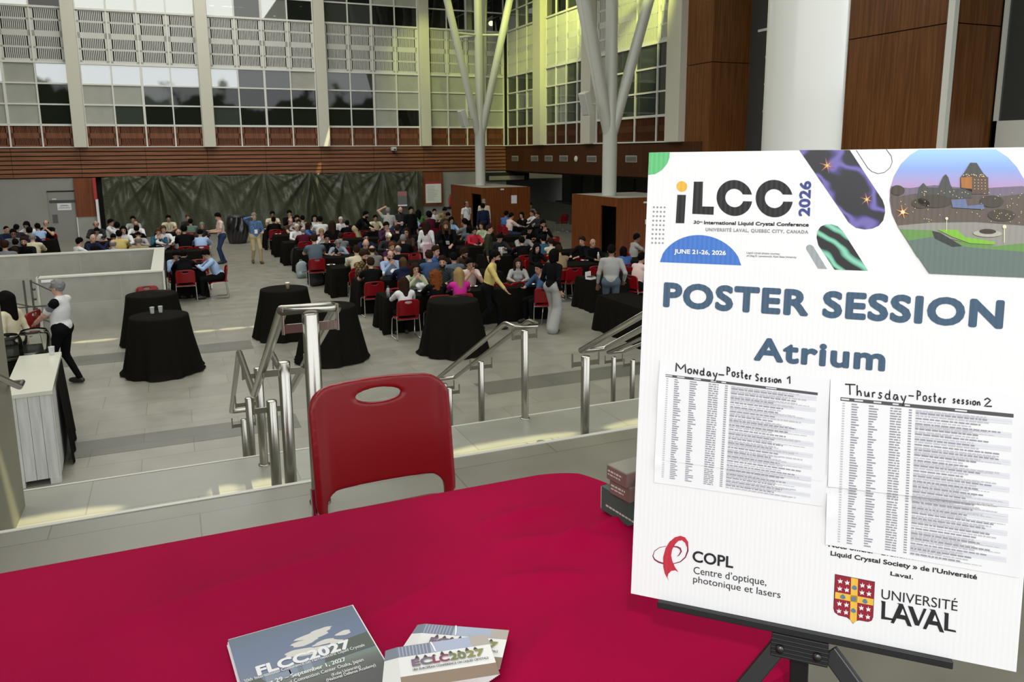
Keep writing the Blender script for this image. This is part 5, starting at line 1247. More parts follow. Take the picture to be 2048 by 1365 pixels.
px_text('small_lettering', 'August 29 – September 1, 2027', (505, 1384), (692, 1322), (503, 1376), .03)
px_text('small_lettering', 'International Convention Center Osaka, Japan', (530, 1388), (727, 1322), (529, 1381), .01)
px_text('small_lettering', '(Kobe University)', (664, 1355), (722, 1337), (663, 1349), .01)
px_text('small_lettering', '(National Defense Academy)', (655, 1368), (751, 1332), (654, 1362), .01)
# cards: two fanned piles
def card_pile(label, pa, pb, z0, n_, fan):
    a = on_table(pa, z0); b_ = on_table(pb, z0); d = b_ - a; w = d.length; h = w * .70; rz = math.atan2(d.y, d.x)
    t = thing('card_pile', label, 'cards', (a.x, a.y, z0), rz, 'piles of conference cards'); top = n_ * .0011
    cardm = [mat('card_white', (.72, .72, .70), .4), mat('card_steel', (.13, .16, .22), .3), mat('card_sky', (.33, .38, .50), .25), mat('card_street', (.22, .15, .10), .4), mat('card_facade', (.38, .34, .30), .4)]
    for i in range(n_):
        m_ = MB(); R = Matrix.Rotation((i - n_) * fan, 3, 'Z'); z = i * .0011; off = Vector(((i - n_) * .0016, (n_ - i) * .0012, 0))
        def q(x0, x1, y0, y1, mi, dz=.0008): m_.add([R @ Vector((x, y, z + dz)) + off for x, y in ((x0 * w, y0 * h), (x1 * w, y0 * h), (x1 * w, y1 * h), (x0 * w, y1 * h))], [(0, 1, 2, 3)], mi)
        m_.box(0, w, -h, 0, z, z + .0007, 0, R, (off.x, off.y, 0)); q(0, .36, -.26, 0, 1); q(.36, .80, -.26, 0, 2); q(.80, 1, -.26, 0, 4)
        if i == n_ - 1: q(0, 1, -1, -.72, 3)
        for s_ in range(9): q(.02 + s_ * .037, .03 + s_ * .037, -.25, -.01, 2, .00085)
        m_.build('card', cardm, t)
    o_ = MB(); o_.add([(x * w, y * h, top + .0012) for x, y in ((.37, 0), (.39, -.13), (.40, -.26), (.385, -.26), (.372, -.13), (.355, 0))], [(0, 1, 2, 3, 4, 5)]); o_.build('arc_print', TW, t)
    cols = [(.16, .10, .16), (.20, .03, .08), (.16, .17, .06), (.22, .22, .06)]
    for i, (s_, x0, x1) in enumerate((('EC', .12, .34), ('LC', .34, .52), ('20', .52, .70), ('27', .70, .90))): flat_text('title_lettering', s_, t, x0 * w, x1 * w, -.53 * h, .17 * h, top + .0013, mat('card_print_%d' % i, cols[i], .5), .06)
    flat_text('small_lettering', '18th EUROPEAN CONFERENCE ON LIQUID CRYSTALS', t, .12 * w, .92 * w, -.63 * h, .05 * h, top + .0013, mat('dark_print'), .02)
    m_ = MB()
    for i in range(8): x = .16 + i * .09; m_.add([(x * w, -.36 * h, top + .0012), ((x + .05) * w, -.36 * h, top + .0012), ((x + .03) * w, (-.31 - .02 * (i % 3)) * h + .03 * h, top + .0012), ((x + .02) * w, (-.31 - .02 * (i % 3)) * h + .03 * h, top + .0012)], [(0, 1, 2, 3)])
    m_.build('skyline_print', mat('dark_print'), t)
card_pile('upper fanned pile of city cards on the crimson table', (852, 1262), (1020, 1274), ZT + .004, 12, .012)
card_pile('lower fanned pile of city cards with a coloured title on the crimson table', (795, 1310), (975, 1282), ZT + .019, 12, .012)
# ================================================================== POSTER BOARD ON ITS EASEL
PW, PH = .56, .741
yaw_, tilt_, roll_ = -.802, .11, .008
uu = Vector((math.cos(yaw_), math.sin(yaw_), 0)); nn = Vector((-math.sin(yaw_), math.cos(yaw_), 0)); vv = Vector((0, 0, 1)) * math.cos(tilt_) + nn * math.sin(tilt_)
u2 = uu * math.cos(roll_) + vv * math.sin(roll_); v2 = -uu * math.sin(roll_) + vv * math.cos(roll_); n2 = v2.cross(u2) * -1
n2 = u2.cross(v2) * -1      # away from the viewer
PM = Matrix((u2, n2, v2)).transposed().to_4x4(); PM.translation = Vector((.716, 1.102, 3.697))
def _hom(src, dst):
    A = []
    for (x, y), (u, v) in zip(src, dst): A += [[x, y, 1, 0, 0, 0, -u * x, -u * y, -u], [0, 0, 0, x, y, 1, -v * x, -v * y, -v]]
    return np.linalg.svd(np.array(A, float))[2][-1].reshape(3, 3)
_H = _hom([(1303, 316), (2121, 286), (1257, 1190), (2030, 1343)], [(0, 0), (1, 0), (0, 1), (1, 1)])
def pl(x, y):
    """A spot measured on the printed board, as (across, up) in metres from its top left corner."""
    w = _H @ np.array([x, y, 1.]); return float(w[0] / w[2]) * PW, -float(w[1] / w[2]) * PH
pb = thing('poster_board', 'large white poster board headed POSTER SESSION on a black easel', 'poster'); pb.matrix_world = PM
BWHITE = mat('board_plastic', (.84, .84, .85), .5, spec=.3)
t_ = BWHITE.node_tree; b_ = t_.nodes['Principled BSDF']; tcn = t_.nodes.new('ShaderNodeTexCoord'); wv = t_.nodes.new('ShaderNodeTexWave'); wv.bands_direction = 'X'; wv.inputs['Scale'].default_value = 42
t_.links.new(tcn.outputs['Object'], wv.inputs[0]); bp = t_.nodes.new('ShaderNodeBump'); bp.inputs['Strength'].default_value = .12; bp.inputs['Distance'].default_value = .001; t_.links.new(wv.outputs['Fac'], bp.inputs['Height']); t_.links.new(bp.outputs[0], b_.inputs['Normal'])
MB().box(0, PW, 0, .006, -PH, 0).build('board', BWHITE, pb)
def ink(name, c, r=.45): 
    if name in MATS: return MATS[name]
    m_ = mat(name, c, r, spec=.3); t = m_.node_tree; bb_ = t.nodes['Principled BSDF']; tc_ = t.nodes.new('ShaderNodeTexCoord'); w_ = t.nodes.new('ShaderNodeTexWave'); w_.bands_direction = 'X'; w_.inputs['Scale'].default_value = 42
    t.links.new(tc_.outputs['Object'], w_.inputs[0]); b2 = t.nodes.new('ShaderNodeBump'); b2.inputs['Strength'].default_value = .35; b2.inputs['Distance'].default_value = .001; t.links.new(w_.outputs['Fac'], b2.inputs['Height']); t.links.new(b2.outputs[0], bb_.inputs['Normal']); return m_
EPS = .0004
def face(m_, pts, lay=1, mi=0, px=True):
    q = [pl(*p) for p in pts] if px else pts
    a = sum(q[i][0] * q[(i + 1) % len(q)][1] - q[(i + 1) % len(q)][0] * q[i][1] for i in range(len(q)))
    if a < 0: q = q[::-1]
    m_.add([(x, -EPS * lay, z) for x, z in q], [tuple(range(len(q)))], mi); return m_
def art(name, polys, m_, lay=1, parent=None, px=True):
    mm = MB()
    for p in polys: face(mm, p, lay, 0, px)
    return mm.build(name, m_, parent or pb)
def ptext(name, body, l, r, captop, m_, weight=.0, lay=2, parent=None, spacing=1.):
    V, Fs = glyphs(body, spacing); mnx = min(v[0] for v in V); mxx = max(v[0] for v in V)
    p0 = Vector(pl(*l)); p1 = Vector(pl(*r)); pt = Vector(pl(*captop)); d = (p1 - p0); L_ = d.length; d.normalize(); n_ = Vector((-d.y, d.x)); hh = abs((pt - p0).dot(n_)); rr = weight * hh
    s1 = (L_ - 2 * rr) / (mxx - mnx); s2 = (hh - 2 * rr) / CAPH
    def fn(v, a, e_):
        x = rr + (v[0] - mnx) * s1 + a[0]; y = rr + v[1] * s2 + a[1]; return (p0.x + d.x * x + n_.x * y, -EPS * lay - e_, p0.y + d.y * x + n_.y * y)
    mm = MB(); set_text(mm, V, Fs, fn, rr); return mm.build(name, m_, parent or pb)
INK = ink('ink_black', (.022, .022, .024)); SLATE = ink('ink_slate_blue', (.06, .11, .175)); GREYI = ink('ink_grey', (.30, .31, .31)); WINK = ink('ink_white', (.82, .82, .82))
def circ(cx_, cy_, rx_, ry_, a0=0, a1=360, n=28): return [(cx_ + rx_ * math.cos(math.radians(a0 + (a1 - a0) * i / n)), cy_ + ry_ * math.sin(math.radians(a0 + (a1 - a0) * i / n))) for i in range(n + (0 if a1 - a0 == 360 else 1))]
# green quarter disc
art('green_disc', [[(1303, 316), (1344, 315), (1343, 326), (1338, 338), (1328, 350), (1315, 358), (1301, 360)]], ink('ink_green', (.13, .52, .20)))
# iLCC logo
lg = MB(); face(lg, [(1358, 398), (1375, 398), (1371, 454), (1354, 454)], 1); face(lg, [(1391, 371.5), (1409, 371), (1407, 420), (1430, 420), (1429, 436), (1387, 435)], 1)
def cshape(cx_, cy_, R_, r_in, yt, yb):
    a = math.degrees(math.asin((cy_ - yt) / R_)); b2 = math.degrees(math.asin((yb - cy_) / R_)); a2 = math.degrees(math.asin((cy_ - yt) / r_in)); b3 = math.degrees(math.asin((yb - cy_) / r_in))
    out = circ(cx_, cy_, R_, R_, b2, 360 - a, 40); inn = circ(cx_, cy_, r_in, r_in, b3, 360 - a2, 32); return out + inn[::-1]
face(lg, cshape(1471, 402, 35.5, 18.2, 394.5, 408), 1); face(lg, cshape(1550, 401.5, 37, 18.8, 393, 407), 1)
lg.build('logo_lettering', INK, pb)
art('logo_dot', [circ(1367, 381.5, 10.5, 10.5)], ink('ink_yellow', (.80, .46, .06)))
ptext('year_lettering', '2026', (1620.5, 435), (1624, 365), (1598, 434), ink('ink_indigo', (.055, .07, .26)), .05)
ptext('subtitle_lettering', '30', (1389.5, 454.5), (1401, 455), (1389.8, 448), INK, .03); ptext('subtitle_lettering', 'th', (1401.5, 452), (1407, 452), (1401.5, 449), INK, .03)
ptext('subtitle_lettering', 'International Liquid Crystal Conference', (1410, 455), (1618, 455.5), (1410.2, 448), INK, .05)
ptext('address_lettering', 'UNIVERSITÉ LAVAL, QUEBEC CITY, CANADA', (1413, 468.5), (1617, 469.5), (1413.2, 462), GREYI, .045, spacing=1.15)
ptext('credit_lettering', 'Liquid crystal photos courtesy', (1494, 511.3), (1560, 512.5), (1494.2, 507.5), INK); ptext('credit_lettering', 'of Oleg D. Lavrentovich, Kent State University', (1494, 517.3), (1593, 518.6), (1494.2, 513.6), INK)
# blue dome with the dates
dome = [(1322, 531.5)] + [(1322 + (1483 - 1322) * t, 531.5 + 3.2 * t - 56.5 * (max(0, 1 - (2 * t - 1) ** 2)) ** .62) for t in [i / 28 for i in range(1, 28)]] + [(1483, 535)]
art('date_dome', [dome], ink('ink_blue', (.065, .19, .58))); ptext('date_lettering', 'JUNE 21-26, 2026', (1350.5, 514), (1453, 515.5), (1351, 505.3), WINK, .05, 3)
# dot grid
art('dot_grid', [circ(1311.5 + i * 7 - j * .55, 423.5 + j * 8.8, 2.0, 2.0, n=10) for i in range(4) for j in range(9)], GREYI)
# grey capsule, liquid crystal pictures, outline capsule
art('grey_capsule', [[(1612.5, 500), (1613, 495), (1617, 491.5), (1622, 491.5), (1627, 495), (1654, 539), (1636, 538.5)]], ink('ink_pale_grey', (.34, .37, .38)))
def swirl(name, stops, scale, dist, rot):
    m_ = mat(name, (.1, .1, .1), .4); t = m_.node_tree; tc_ = t.nodes.new('ShaderNodeTexCoord'); mp = t.nodes.new('ShaderNodeMapping'); mp.inputs['Rotation'].default_value = (0, rot, 0); t.links.new(tc_.outputs['Object'], mp.inputs[0])
    w_ = t.nodes.new('ShaderNodeTexWave'); w_.bands_direction = 'X'; w_.inputs['Scale'].default_value = scale; w_.inputs['Distortion'].default_value = dist; w_.inputs['Detail'].default_value = 1; w_.inputs['Detail Scale'].default_value = 12 / scale * 2.2
    t.links.new(mp.outputs[0], w_.inputs[0]); r = t.nodes.new('ShaderNodeValToRGB'); e_ = r.color_ramp.elements
    while len(e_) < len(stops): e_.new(.5)
    for q_, (p_, c_) in zip(e_, stops): q_.position = p_; q_.color = (*c_, 1)
    t.links.new(w_.outputs['Fac'], r.inputs[0]); t.links.new(r.outputs[0], t.nodes['Principled BSDF'].inputs['Base Color']); return m_
LCV = swirl('violet_swirl', [(0, (.012, .012, .016)), (.55, (.015, .014, .02)), (.82, (.06, .05, .20)), (1, (.16, .13, .42))], 7, 5.5, .75)
LCG = swirl('green_swirl', [(0, (.008, .009, .009)), (.45, (.012, .014, .014)), (.75, (.10, .36, .24)), (1, (.25, .62, .45))], 16, 3.2, .9)
art('violet_picture', [[(1600.5, 304.5), (1701, 302), (1766, 400), (1770, 412), (1771, 424), (1767, 440), (1758, 451), (1745, 457), (1730, 459), (1712, 456), (1698, 446), (1690, 434)]], LCV)
art('green_picture', [[(1633.5, 477), (1635, 465), (1642, 455), (1652, 450.5), (1664, 450), (1676, 454), (1686, 463), (1736, 541), (1669, 540), (1637, 492)]], LCG)
def star(cx_, cy_, R_):
    return [(cx_ + (R_ if i % 2 == 0 else R_ * .22) * math.cos(PI * i / 6 + .3), cy_ + (R_ if i % 2 == 0 else R_ * .22) * math.sin(PI * i / 6 + .3)) for i in range(12)]
art('orange_burst', [star(1656, 334, 17), star(1734.5, 399.5, 15)], ink('ink_burst_orange', (.42, .13, .09)), 2); art('yellow_burst', [star(1656, 334, 8), star(1734.5, 399.5, 8)], ink('ink_burst_yellow', (.80, .62, .22)), 3)
oc = [(1714, 302), (1737, 337), (1745, 344), (1757, 347.5), (1770, 345), (1781, 336), (1786, 324), (1784, 312), (1774, 299)]; ow = [pl(*p) for p in oc]
MB().tube([(x, -EPS, z) for x, z in ow], .00035, 4).build('capsule_outline', INK, pb)
# evening city picture
SKYM = ramp_mat('evening_sky_print', 2, [(-.20, (.02, .03, .02)), (-.075, (.52, .24, .32)), (-.055, (.46, .30, .52)), (-.03, (.26, .38, .76)), (0, (.36, .64, .93))], .4)
art('city_picture', [[(1840, 298), (1822, 309), (1803, 328), (1789, 352), (1781, 378), (1780, 400), (1784, 425), (1795, 450), (1802, 461), (1858.5, 543.5), (2100, 549), (2112, 420), (2075, 380), (2048, 348), (2036, 328), (2018, 309), (1994, 294)]], SKYM)
def layer(name, polys, col, lay): return art(name, polys, ink('ink_' + name, col), lay)
layer('hill_print', [[(1783, 372), (1820, 375), (1870, 368), (1930, 372), (1980, 371), (2048, 366), (2078, 383), (2112, 420), (2109, 455), (1797, 452), (1784, 425), (1780, 400)]], (.19, .16, .22), 2)
layer('town_print', [[(1781, 385), (1800, 392), (1830, 386), (1900, 384), (2000, 388), (2060, 380), (2110, 425), (2107, 462), (1800, 458), (1786, 430)]], (.13, .105, .09), 3)
layer('square_print', [[(1795, 450), (1860, 443), (1950, 440), (2048, 445), (2108, 452), (2105, 500), (1990, 492), (1880, 470), (1806, 466)]], (.30, .29, .26), 4)
layer('lawn_print', [[(1800, 457), (1862, 458), (1905, 477), (1990, 487), (2050, 480), (2106, 486), (2102, 520), (1835, 512), (1815, 480)]], (.15, .30, .09), 5)
layer('slope_print', [[(1815, 480), (1870, 470), (1900, 486), (1960, 492), (2103, 500), (2100, 549), (1858.5, 543.5)]], (.14, .19, .17), 6)
layer('bank_print', [[(1865, 459), (1880, 462), (1925, 488), (1905, 490), (1870, 474)]], (.05, .055, .045), 7)
layer('roofline_print', [[(1836, 390), (1840, 372), (1848, 364), (1856, 373), (1878, 373), (1882, 362), (1888, 350), (1893, 346), (1898, 352), (1902, 366), (1906, 374), (1945, 374), (1946, 392), (1836, 396)], [(1922, 352), (1930, 342), (1942, 322), (1955, 322), (1968, 342), (1976, 350), (1979, 380), (1945, 380), (1922, 372)]], (.085, .085, .085), 5)
layer('tower_print', [[(1923, 352), (1945, 350), (1945, 374), (1924, 372)]], (.42, .17, .05), 6); layer('tower_side_print', [[(1945, 350), (1978, 350), (1978, 384), (1945, 384)]], (.13, .085, .065), 6)
rn = random.Random(4)
art('window_lights', [[(x, y), (x + 1.6, y), (x + 1.6, y + 1.6), (x, y + 1.6)] for x, y in [(1950 + 7 * i, 355 + 6 * j) for i in range(4) for j in range(4)] + [(rn.uniform(1925, 1972), rn.uniform(344, 349)) for _ in range(26)] + [(rn.uniform(1840, 2045), rn.uniform(378, 392)) for _ in range(30)] + [(rn.uniform(1795, 2046), rn.uniform(400, 440)) for _ in range(45)]], ink('ink_light', (.80, .62, .28)), 7)
layer('treetop_pattern', [circ(1870, 400, 34, 13), circ(1985, 398, 24, 12), circ(2005, 425, 28, 12), circ(1842, 405, 18, 10), circ(1796, 380, 14, 10)], (.075, .065, .05), 6)
layer('house_print', [[(1903, 397), (1932, 394), (1936, 408), (1968, 404), (1970, 414), (1906, 412)]], (.15, .19, .33), 7); layer('street_glow_print', [star(1806, 423, 15)], (.75, .32, .08), 8); layer('street_lamp_print', [circ(1806, 423, 4, 4, n=10), circ(1894, 434, 3, 3, n=10), circ(2010, 448, 4, 4, n=10), [(2008.6, 448), (2010.6, 448), (2010, 480), (2008.4, 480)], [(1893.4, 434), (1894.6, 434), (1894, 460), (1893, 460)]], (.82, .78, .55), 9)
layer('lit_lawn_print', [[(1875, 456), (1915, 456), (1930, 470), (1990, 478), (1990, 484), (1940, 482), (1905, 470)]], (.22, .50, .05), 8); layer('roundabout_print', [circ(1976, 462, 29, 7)], (.45, .43, .36), 8); layer('roundabout_bed_print', [circ(1976, 458, 17, 5)], (.06, .05, .035), 9)
# titles
ptext('title_lettering', 'POSTER SESSION', (1327, 620), (2006, 652.5), (1329, 571), SLATE, .062, spacing=1.10)
ptext('title_lettering', 'Atrium', (1506, 723), (1768, 741), (1527, 678), SLATE, .055, spacing=1.09)
ptext('society_lettering', 'Liquid Crystal Society » de l’Université', (1656, 1110), (1951, 1156), (1658, 1101), INK, .04); ptext('society_lettering', 'Laval.', (1776, 1149), (1822, 1157), (1777, 1141), INK, .04)
ptext('society_lettering', 'Note officiel - Evénement « International', (1652, 1093), (1962, 1138), (1653, 1083), INK, .04, 1)
# COPL logo
RI = ink('ink_logo_red', (.52, .035, .06)); RI2 = ink('ink_logo_plum', (.22, .03, .07))
art('ribbon_logo', [[(1372, 1098), (1372, 1086), (1366, 1077), (1357, 1074), (1346, 1077), (1335, 1086), (1327, 1099), (1322, 1117), (1322, 1136), (1325, 1150), (1333, 1164.5), (1330, 1157), (1332, 1150), (1338, 1144), (1346, 1143), (1352, 1146.5), (1345, 1136), (1340, 1124), (1338, 1113), (1340, 1102), (1346, 1091), (1353, 1084), (1360, 1083), (1366, 1088), (1369, 1096)]], RI, 2)
def ribbon(pts, ws):
    L_, R_ = [], []
    for i, p in enumerate(pts):
        a = pts[max(0, i - 1)]; b2 = pts[min(len(pts) - 1, i + 1)]; dx, dy = b2[0] - a[0], b2[1] - a[1]; l_ = math.hypot(dx, dy) or 1; w = ws[i] if isinstance(ws, list) else ws
        L_.append((p[0] - dy / l_ * w, p[1] + dx / l_ * w)); R_.append((p[0] + dy / l_ * w, p[1] - dx / l_ * w))
    return L_, R_
def stroke(m_, pts, ws, lay):
    L_, R_ = ribbon(pts, ws)
    for i in range(len(pts) - 1): face(m_, [L_[i], L_[i + 1], R_[i + 1], R_[i]], lay)
sm = MB(); stroke(sm, [(1371, 1092), (1371, 1104), (1366, 1117), (1356, 1126), (1342, 1130)], [1.2, 1.6, 1.3, 1., .8], 1); stroke(sm, [(1328, 1095), (1315, 1098), (1305, 1105), (1301.5, 1115), (1305, 1122), (1313, 1127), (1323, 1130)], [.5, .6, .7, 1., 1.4, 1.6, 1.6], 1); stroke(sm, [(1342, 1095), (1350, 1096), (1356, 1099), (1358, 1105), (1354, 1112), (1350, 1115)], [1., 1.5, 1.8, 1.6, 1., .4], 3)
sm.build('ribbon_loops', RI2, pb)
ptext('institute_lettering', 'COPL', (1380, 1125), (1461, 1138), (1382, 1103), INK, .03); ptext('institute_lettering', 'Centre d’optique,', (1382, 1149), (1527, 1172), (1383, 1135), INK); ptext('institute_lettering', 'photonique et lasers', (1381, 1166), (1555, 1197), (1382, 1153), INK)
# university shield
shp = [(1665.5, 1148.5), (1744, 1163), (1740, 1233), (1737, 1240), (1730, 1242.5), (1712, 1239.5), (1706, 1241), (1700, 1246.5), (1695, 1239), (1688, 1234), (1672, 1230), (1664, 1224), (1662, 1216)]
art('shield_outline', [[(1704 + (x - 1704) * 1.025, 1196 + (y - 1196) * 1.02) for x, y in shp]], INK, 1); art('shield_field', [shp], ink('ink_crimson', (.30, .02, .04)), 2)
art('shield_cross', [[(1697, 1154), (1711, 1157), (1707.5, 1240), (1700, 1246), (1694, 1238)], [(1665, 1183), (1742, 1197), (1741, 1210), (1664, 1196)]], ink('ink_gold', (.82, .50, .07)), 3)
bir = lambda x, y: [(x - 5, y - 3), (x - 1, y - 1), (x, y - 6), (x + 1.5, y - 1), (x + 5, y - 2), (x + 3, y + 2), (x + 4, y + 5), (x, y + 3), (x - 3, y + 5), (x - 3, y + 1)]
art('shield_birds', [bir(x, y) for x, y in ((1675, 1161), (1689, 1164), (1674, 1176), (1688, 1178.5), (1719.5, 1169), (1733, 1171.5), (1718.5, 1183.5), (1732.5, 1186), (1673, 1206), (1687, 1208.5), (1672, 1221), (1686, 1223.5), (1717, 1214.5), (1731, 1217), (1716, 1230), (1730, 1232.5))], WINK, 4)
art('shield_shells', [[(x - 5.5, y + 1), (x - 4, y - 3), (x, y - 5), (x + 4, y - 2), (x + 5.5, y + 3), (x + 1, y + 5), (x - 3, y + 3.5)] for x, y in ((1703.5, 1174), (1680, 1192.5), (1702, 1196.5), (1724.5, 1201), (1701, 1220))], ink('ink_shell_blue', (.12, .21, .30)), 4)
ptext('university_lettering', 'UNIVERSITÉ', (1757.5, 1196), (1911, 1220), (1758.5, 1177), INK, .0)
lv = MB()
def seg(pts): face(lv, pts, 2)
seg([(1757, 1200), (1766, 1202), (1764.5, 1232.5), (1780, 1236), (1783, 1240), (1757, 1237), (1758.5, 1205)])
def Ash(x, y): seg([(x - 3, y + 40), (x + 14, y + 3), (x + 10, y + 0), (x + 22, y + 2), (x + 40, y + 48), (x + 31, y + 46), (x + 26, y + 34), (x + 9, y + 31), (x + 3.5, y + 41.5)])
Ash(1779, 1204.5); seg([(1811, 1210), (1821, 1212), (1832, 1241), (1843, 1215), (1849, 1216.5), (1833, 1250.5), (1825, 1249)]); Ash(1844, 1216)
seg([(1884, 1222.5), (1893.5, 1224.5), (1892, 1256), (1907, 1259), (1908.5, 1263), (1884, 1259), (1885.5, 1227)])
lv.build('university_lettering', INK, pb)
for (x, y) in ((1800.5, 1217.5), (1865.5, 1229.5)): art('letter_counter', [[(x - 5, y + 10), (x, y - 2), (x + 5, y + 12)]], BWHITE, 3)
# ------------------------------------------------------------------ the four schedule sheets taped on the board
SF = {'M': ([[(.0, .0), (.05, 1), (.5, .35), (.95, 1), (1, 0)]], 1.0), 'o': ([[(.5, .55), (.1, .4), (.15, .05), (.6, .0), (.9, .25), (.75, .52), (.5, .55)]], .5), 'N': ([[(.1, 0), (.15, .6), (.8, .0), (.85, .62)]], .55), 'd': ([[(.7, .45), (.3, .5), (.1, .2), (.35, 0), (.7, .1), (.78, 1), (.7, .1), (.85, .0)]], .6),
      'a': ([[(.75, .5), (.3, .52), (.1, .15), (.4, 0), (.75, .45), (.8, .0)]], .55), 'y': ([[(.1, .5), (.4, .05)], [(.85, .55), (.3, -.5)]], .55), '-': ([[(.0, .3), (.9, .3)]], .55), 'P': ([[(.15, 0), (.2, 1), (.75, .85), (.7, .55), (.2, .45)]], .6), 's': ([[(.8, .5), (.4, .55), (.3, .35), (.7, .2), (.5, 0), (.1, .05)]], .5),
      't': ([[(.4, .95), (.4, .1), (.7, .0)], [(.05, .6), (.8, .62)]], .45), 'e': ([[(.1, .3), (.75, .35), (.5, .55), (.15, .3), (.4, 0), (.8, .1)]], .5), 'r': ([[(.2, .5), (.2, 0)], [(.2, .35), (.5, .52), (.75, .45)]], .42), 'S': ([[(.85, .85), (.4, 1), (.15, .7), (.75, .35), (.6, .02), (.1, .1)]], .6), 'i': ([[(.3, .5), (.3, 0)], [(.28, .72), (.33, .74)]], .28),
      'n': ([[(.15, .5), (.15, 0), (.2, .35), (.55, .52), (.75, .3), (.75, 0)]], .55), '1': ([[(.1, .6), (.5, 1), (.5, 0)]], .55), '2': ([[(.1, .75), (.45, 1), (.8, .75), (.1, .02), (.95, .05)]], .7), 'T': ([[(.0, .95), (1.1, 1.02)], [(.5, 1), (.52, 0)]], .8), 'h': ([[(.15, 1), (.15, 0), (.2, .35), (.55, .5), (.75, .25), (.75, 0)]], .55), 'u': ([[(.12, .5), (.2, .05), (.55, .05), (.72, .5), (.8, .0)]], .55), ' ': ([], .45)}
def hand(m_, text, p0, p1, h_px, lay, w=1.35):
    W_ = sum(SF[c][1] for c in text); d = ((p1[0] - p0[0]) / W_, (p1[1] - p0[1]) / W_); x = 0
    for c in text:
        st_, adv = SF[c]
        for s_ in st_:
            dense_ = []
            for i in range(len(s_) - 1):
                for k in range(3): dense_.append((s_[i][0] + (s_[i + 1][0] - s_[i][0]) * k / 3, s_[i][1] + (s_[i + 1][1] - s_[i][1]) * k / 3))
            dense_.append(s_[-1]); q = [(p0[0] + d[0] * (x + a * adv * .85), p0[1] + d[1] * (x + a * adv * .85) - b2 * h_px) for a, b2 in dense_]
            stroke(m_, q, w, lay)
        x += adv
def bil(c, u, v):
    a = (c[0][0] + (c[1][0] - c[0][0]) * u, c[0][1] + (c[1][1] - c[0][1]) * u); b2 = (c[3][0] + (c[2][0] - c[3][0]) * u, c[3][1] + (c[2][1] - c[3][1]) * u); return (a[0] + (b2[0] - a[0]) * v, a[1] + (b2[1] - a[1]) * v)
P0 = mat('sheet_paper', (.83, .83, .85), .75); PT = mat('sheet_tint', (.70, .71, .76), .75); GI = mat('sheet_ink', (.30, .30, .34), .8); GI2 = mat('sheet_ink_light', (.52, .52, .56), .8)
def sheet(label, corners, lay, block, rows, r0, r1, header, hw):
    t = thing('schedule_sheet', label, 'paper sheet', (0, 0, 0), 0, 'poster schedule sheets'); t.matrix_world = PM
    q = [pl(*p) for p in corners]; z0 = -EPS * lay
    def sf(u, v):
        x, z = bil(q, u, v); cu_ = .005 * math.exp(-u / .02) * (.3 + math.sin(PI * v) ** 2) * (0.6 + .4 * math.sin(7 * v)); return (x, z0 - cu_ - .0018 * math.exp(-(1 - u) / .03) * math.sin(PI * v), z)
    MB().grid(lambda u, v: sf(u, 1 - v), 24, 16).build('paper', P0, t)
    rn_ = random.Random(rows + lay); m1 = MB(); m2 = 1; m3 = 2; L0 = lay + 1.2
    def bar(k_, u0, u1, v, h_):
        k_ = 0 if k_ is m1 else k_; face(m1, [bil(block, u0, v), bil(block, u1, v), bil(block, u1, v + h_), bil(block, u0, v + h_)], L0 + (0 if k_ == 2 else .3), k_)
    def words(m_, u0, u1, v, h_):
        u = u0
        while u < u1 - .004: k = rn_.uniform(.012, .045); bar(m_, u, min(u1, u + k), v, h_); u += k + .006
    dv_ = (r1 - r0) / rows
    for i in range(rows):
        v = r0 + i * dv_; h_ = dv_ * .5; mm = m1 if i % 2 else m2
        if i % 5 in (0, 1): bar(m3, .44, .995, v - dv_ * .1, dv_ * .95)
        bar(m2, .012, .026, v, h_); bar(m1, .065, .065 + rn_.uniform(.02, .05), v, h_); bar(m1, .165, .165 + rn_.uniform(.02, .055), v, h_); words(m1, .288, .352, v, h_); bar(m1, .395, .413, v, h_)
        words(mm, .435, .435 + rn_.uniform(.28, .5), v - dv_ * .1, h_ * 1.1); 
        if rn_.random() < .6: words(m2, .435, .435 + rn_.uniform(.15, .55), v + dv_ * .45, h_ * .6)
    m1.build('schedule_lettering', [GI, GI2, PT], t)
    if header:
        hm = MB(); face(hm, [bil(block, 0, r0 - .035), bil(block, 1, r0 - .035), bil(block, 1, r0 - .012), bil(block, 0, r0 - .012)], L0); hm.build('heading_bar', mat('heading_grey', (.08, .08, .085), .7), t)
        w5 = MB()
        for a, b2 in ((.005, .05), (.08, .13), (.19, .235), (.30, .335), (.37, .40), (.66, .73)): face(w5, [bil(block, a, r0 - .029), bil(block, b2, r0 - .029), bil(block, b2, r0 - .019), bil(block, a, r0 - .019)], L0 + .5)
        w5.build('heading_print', PT, t)
        hh = MB()
        for a in hw: hand(hh, a[0], a[1], a[2], a[3], L0 + 1)
        hh.build('handwriting', mat('marker_black', (.015, .015, .016), .5), t)
    return t
MBK = [(1330, 746), (1634, 778), (1617, 1006), (1317, 962)]; TBK = [(1679, 787), (2027, 815), (2011, 1143), (1666, 1089)]
sheet('lower Monday schedule sheet taped below the first on the poster board', [(1310, 905), (1652, 950), (1640, 1012), (1306, 968)], 3, MBK, 9, .835, .985, False, [])
sheet('upper schedule sheet handwritten Monday - Poster Session 1 on the poster board', [(1321, 724), (1658, 757), (1646, 962), (1308, 922)], 5, MBK, 38, .065, .83, True, [('MoNday', (1352, 747), (1437, 758), 17), ('-', (1436, 757), (1451, 758), 17), ('Poster', (1452, 752.5), (1504, 762), 17), ('Session', (1509, 763), (1563, 767), 14), ('1', (1571, 767), (1587, 769), 15)])
sheet('lower Thursday schedule sheet taped below the first on the poster board', [(1650, 985), (2044, 1012), (2036, 1152), (1646, 1088)], 3, TBK, 20, .66, .985, False, [])
